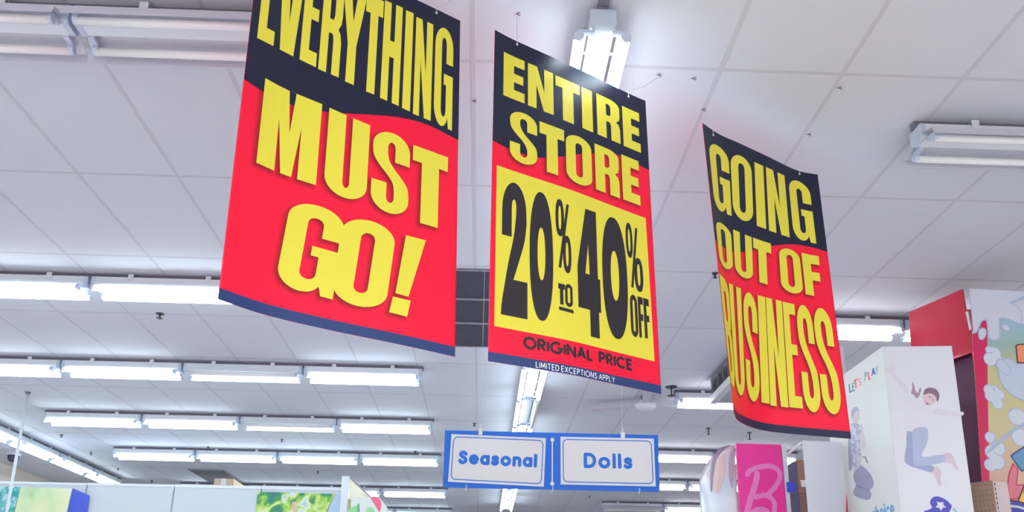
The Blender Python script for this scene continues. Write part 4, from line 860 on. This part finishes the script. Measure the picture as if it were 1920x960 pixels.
# brown pegboard end with a pale side
O = W(3.2133, 5.35, 1.0155); h = O[2]-SHELF
t = thing('pegboard_end', 'corner of brown perforated board with a cream edge, bottom right', 'pegboard', (O[0], O[1], SHELF))
e1 = Vector((-.0715, .1062, 0)); e2 = Vector((.1076, .0256, 0)); un = e1.normalized(); n1 = Vector((-un.y, un.x, 0))
c = MB(); q = [Vector((0, 0, 0)), e2, e2+e1*2.2, e1*2.2]; c.hexa([tuple(p) for p in q]+[tuple(p+Vector((0, 0, h))) for p in q]); c.build('post', mat('cream_card', rgb(222, 210, 210), .6, .3), t, bevel=.003)
fpb = Plane((0, 0, h), -e1); c = MB()
c.prism([fpb(-.28, -.008, .002), fpb(-.002, -.004, .002), fpb(-.002, h, .002), fpb(-.28, h, .002)], fpb.n*.004); c.build('brown_board', mat('pegboard_brown', rgb(176, 150, 130), .7, .3, vary=.08, scale=25), t)
hol = MB()
for j in range(10):
    for i in range(8):
        ribbon(hol, [(-.02-i*.025, .02+j*.032), (-.0202-i*.025, .02+j*.032)], .0028, fpb, .0066, 5)
hol.build('holes', M_dark, t)
sl = MB(); f2 = Plane((0, 0, h), e2)
for j in range(9): sl.prism([f2(.006, .010+j*.030, .001), f2(.011, .010+j*.030, .001), f2(.011, .028+j*.030, .001), f2(.006, .028+j*.030, .001)], f2.n*.0015)
sl.build('slots', M_dark, t)

# ---------------------------------------------------------------- white shelving wall at the lower left
M_pan = mat('pale_blue_panel', rgb(208, 217, 222), .45, .4, vary=.02); M_slot = mat('slot_dark', rgb(120, 130, 146), .6, .3)
XS = [-7.95, -6.83, -5.605, -4.38, -3.155, -2.02]; HT = CAM_Z+2.06
where = ['behind the white pole at the far left', 'with the pale green poster', 'blank, left of the cardboard box', 'blank, under the cardboard box', 'with the leafy tree poster']
for i, wv in enumerate(where):
    x0, x1 = XS[i], XS[i+1]
    t = thing('gondola_shelving', 'tall white shelving back panel '+wv, 'shelving', (x0, 12.5, 0), 'white shelving panels')
    MB().box(.006, x1-x0-.006, .06, .70, HT-.03, HT-.002).build('top_shelf', M_white, t)
    MB().box(.006, x1-x0-.006, 0, .05, 0, HT-.03).build('panel', M_pan, t)
    MB().box(.003, x1-x0-.003, -.012, .06, HT-.03, HT+.004*i).build('top_cap', M_white, t)
    u = MB().box(x1-x0-.022, x1-x0-.006, -.008, 0, 0, HT-.04); u.build('slotted_upright', M_pan, t)
    s = MB()
    for k in range(26): s.box(x1-x0-.018, x1-x0-.010, -.0095, -.008, HT-.10-.03*k, HT-.082-.03*k)
    s.build('slots', M_slot, t)
GD = PRINTS['gond']; FG = lambda x, y, k=0: Vector((-6.7943+x, 12.478-k, CAM_Z+2.0222-y))
def poster(name, label, loops_mats, cat='poster'):
    t = thing(name, label, cat, (0, 0, 0))
    for nm, lp, m, k in loops_mats:
        mb = MB(); v, f_ = fill([list(lp)], .4); mb.prism([FG(x, y, k) for x, y in lp], (0, .006, 0)); mb.build(nm, m, t)
m1 = ramp_mat('teal_leaves', [(0, rgb(40, 150, 140)), (.3, rgb(70, 176, 170)), (.55, rgb(150, 210, 206)), (.75, rgb(60, 160, 176)), (1, rgb(196, 226, 232))], 24, vor=True)
m2 = ramp_mat('pale_meadow', [(.30, rgb(150, 200, 150)), (.42, rgb(206, 228, 178)), (.52, rgb(230, 236, 190)), (.62, rgb(238, 240, 230)), (.8, rgb(236, 240, 210))], 1.6, detail=3)
m3 = ramp_mat('tree_leaves', [(.28, rgb(40, 120, 120)), (.40, rgb(60, 150, 84)), (.48, rgb(160, 206, 80)), (.54, rgb(206, 224, 130)), (.60, rgb(226, 238, 236)), (.72, rgb(110, 170, 160))], 5.5, detail=6, distortion=.6)
poster('wall_poster', 'teal leaf poster strip at the far left, crossed by the white pole', [('print', GD['post1'], m1, 0)])
poster('wall_poster', 'pale green and cream meadow poster at the lower left', [('print', GD['post2'], m2, .002)])
poster('blue_card', 'royal blue card with a slanted top on the white shelving', [('card', GD['blue'], mat('royal_blue_card', rgb(76, 96, 210), .5, .4, vary=.12, scale=5), .014)], 'card')
poster('wall_poster', 'leafy green tree poster with a raised hand, right end of the shelving', [('print', GD['post3'], m3, 0), ('pale_strip', GD['wash'], mat('pale_blue_wash', rgb(186, 206, 228), .5, .4), .001), ('printed_hand', smooth_loop(GD['hand']), mat('print_hand', rgb(226, 186, 172), .5, .4), .002)])
c = thing('cardboard_box', 'small brown cardboard box lying on top of the white shelving', 'box', (-3.86, 12.58, HT-.0015))
MB().box(0, .27, 0, .5, 0, .125).build('carton', mat('box_brown', rgb(190, 168, 150), .7, .3, vary=.06), c, bevel=.004)
MB().hexa([(.272, 0, 0), (.276, 0, 0), (.276, .5, 0), (.272, .5, 0), (.272, 0, .125), (.276, 0, .125), (.276, .5, .125), (.272, .5, .125)]).build('side_flap', mat('box_tan', rgb(216, 188, 156), .7, .3), c)
MB().box(.10, .17, -.003, 0, .03, .125).build('tape', mat('tape', rgb(214, 206, 206), .3, .5), c)
# end frame of the shelving
zt = CAM_Z+2.225
t = thing('end_frame', 'tall white end post with a cream side panel beyond the tree poster', 'shelving', (-2.012, 12.40, 0))
MB().box(0, .105, 0, .06, 0, zt).build('post', M_white, t, bevel=.004)
c = MB(); c.hexa([(.075, .06, 0), (.105, .06, 0), (.20, 1.95, 0), (.17, 1.95, 0), (.075, .06, zt-.02), (.105, .06, zt-.02), (.20, 1.95, zt-.02), (.17, 1.95, zt-.02)]); c.build('side_panel', mat('cream_panel', rgb(238, 234, 206), .6, .3), t)
c = MB(); c.hexa([(.070, .06, zt-.02), (.112, .06, zt-.02), (.207, 1.95, zt-.02), (.165, 1.95, zt-.02), (.070, .06, zt), (.112, .06, zt), (.207, 1.95, zt), (.165, 1.95, zt)]); c.build('top_rail', M_rail, t)
MB().box(.108, .135, .0, .03, 0, CAM_Z+1.90).build('edge_strip', mat('gold_strip', rgb(196, 176, 120), .5, .4), t)
t = thing('fruit_display', 'white display card with green fruit and a pink shape, beside the end post', 'display', (-1.86, 12.38, 0)); Fz = CAM_Z+1.905
FA = lambda x, y, k=0: Vector((x-(-1.86+6.7943), -k, CAM_Z+2.0222-y))
ap = [(max(x, -1.86+6.7943+.004), y) for x, y in GD['apple']]; ap = ap[:-2]+[(ap[-2][0], CAM_Z+2.0222), (ap[-1][0], CAM_Z+2.0222)]
MB().prism([FA(x, y) for x, y in ap], (0, .25, 0)).build('card', M_boardw, t)
art('printed_shape', [GD['pink']], FA, mat('print_pink', rgb(244, 110, 140), .4, .4), t, .001)
art('printed_leaves', [GD['leafs'], GD['leaf2']], FA, mat('print_leaf', rgb(150, 214, 150), .4, .4), t, .001); art('printed_stalk', [GD['stalk']], FA, mat('print_stalk', rgb(112, 176, 140), .4, .4), t, .0014)
sx, sy = FA(*GD['leafs'][0]).x+.04, GD['pink'][0][1]+.055
star = [(sx+.022*(1 if k % 2 == 0 else .42)*math.sin(k*math.pi/5)+(-1.86+6.7943), sy-.022*(1 if k % 2 == 0 else .42)*math.cos(k*math.pi/5)) for k in range(10)]
decal('printed_star', [[star]], FA, .001, mat('print_star', rgb(170, 206, 190), .4, .4), t, .1)
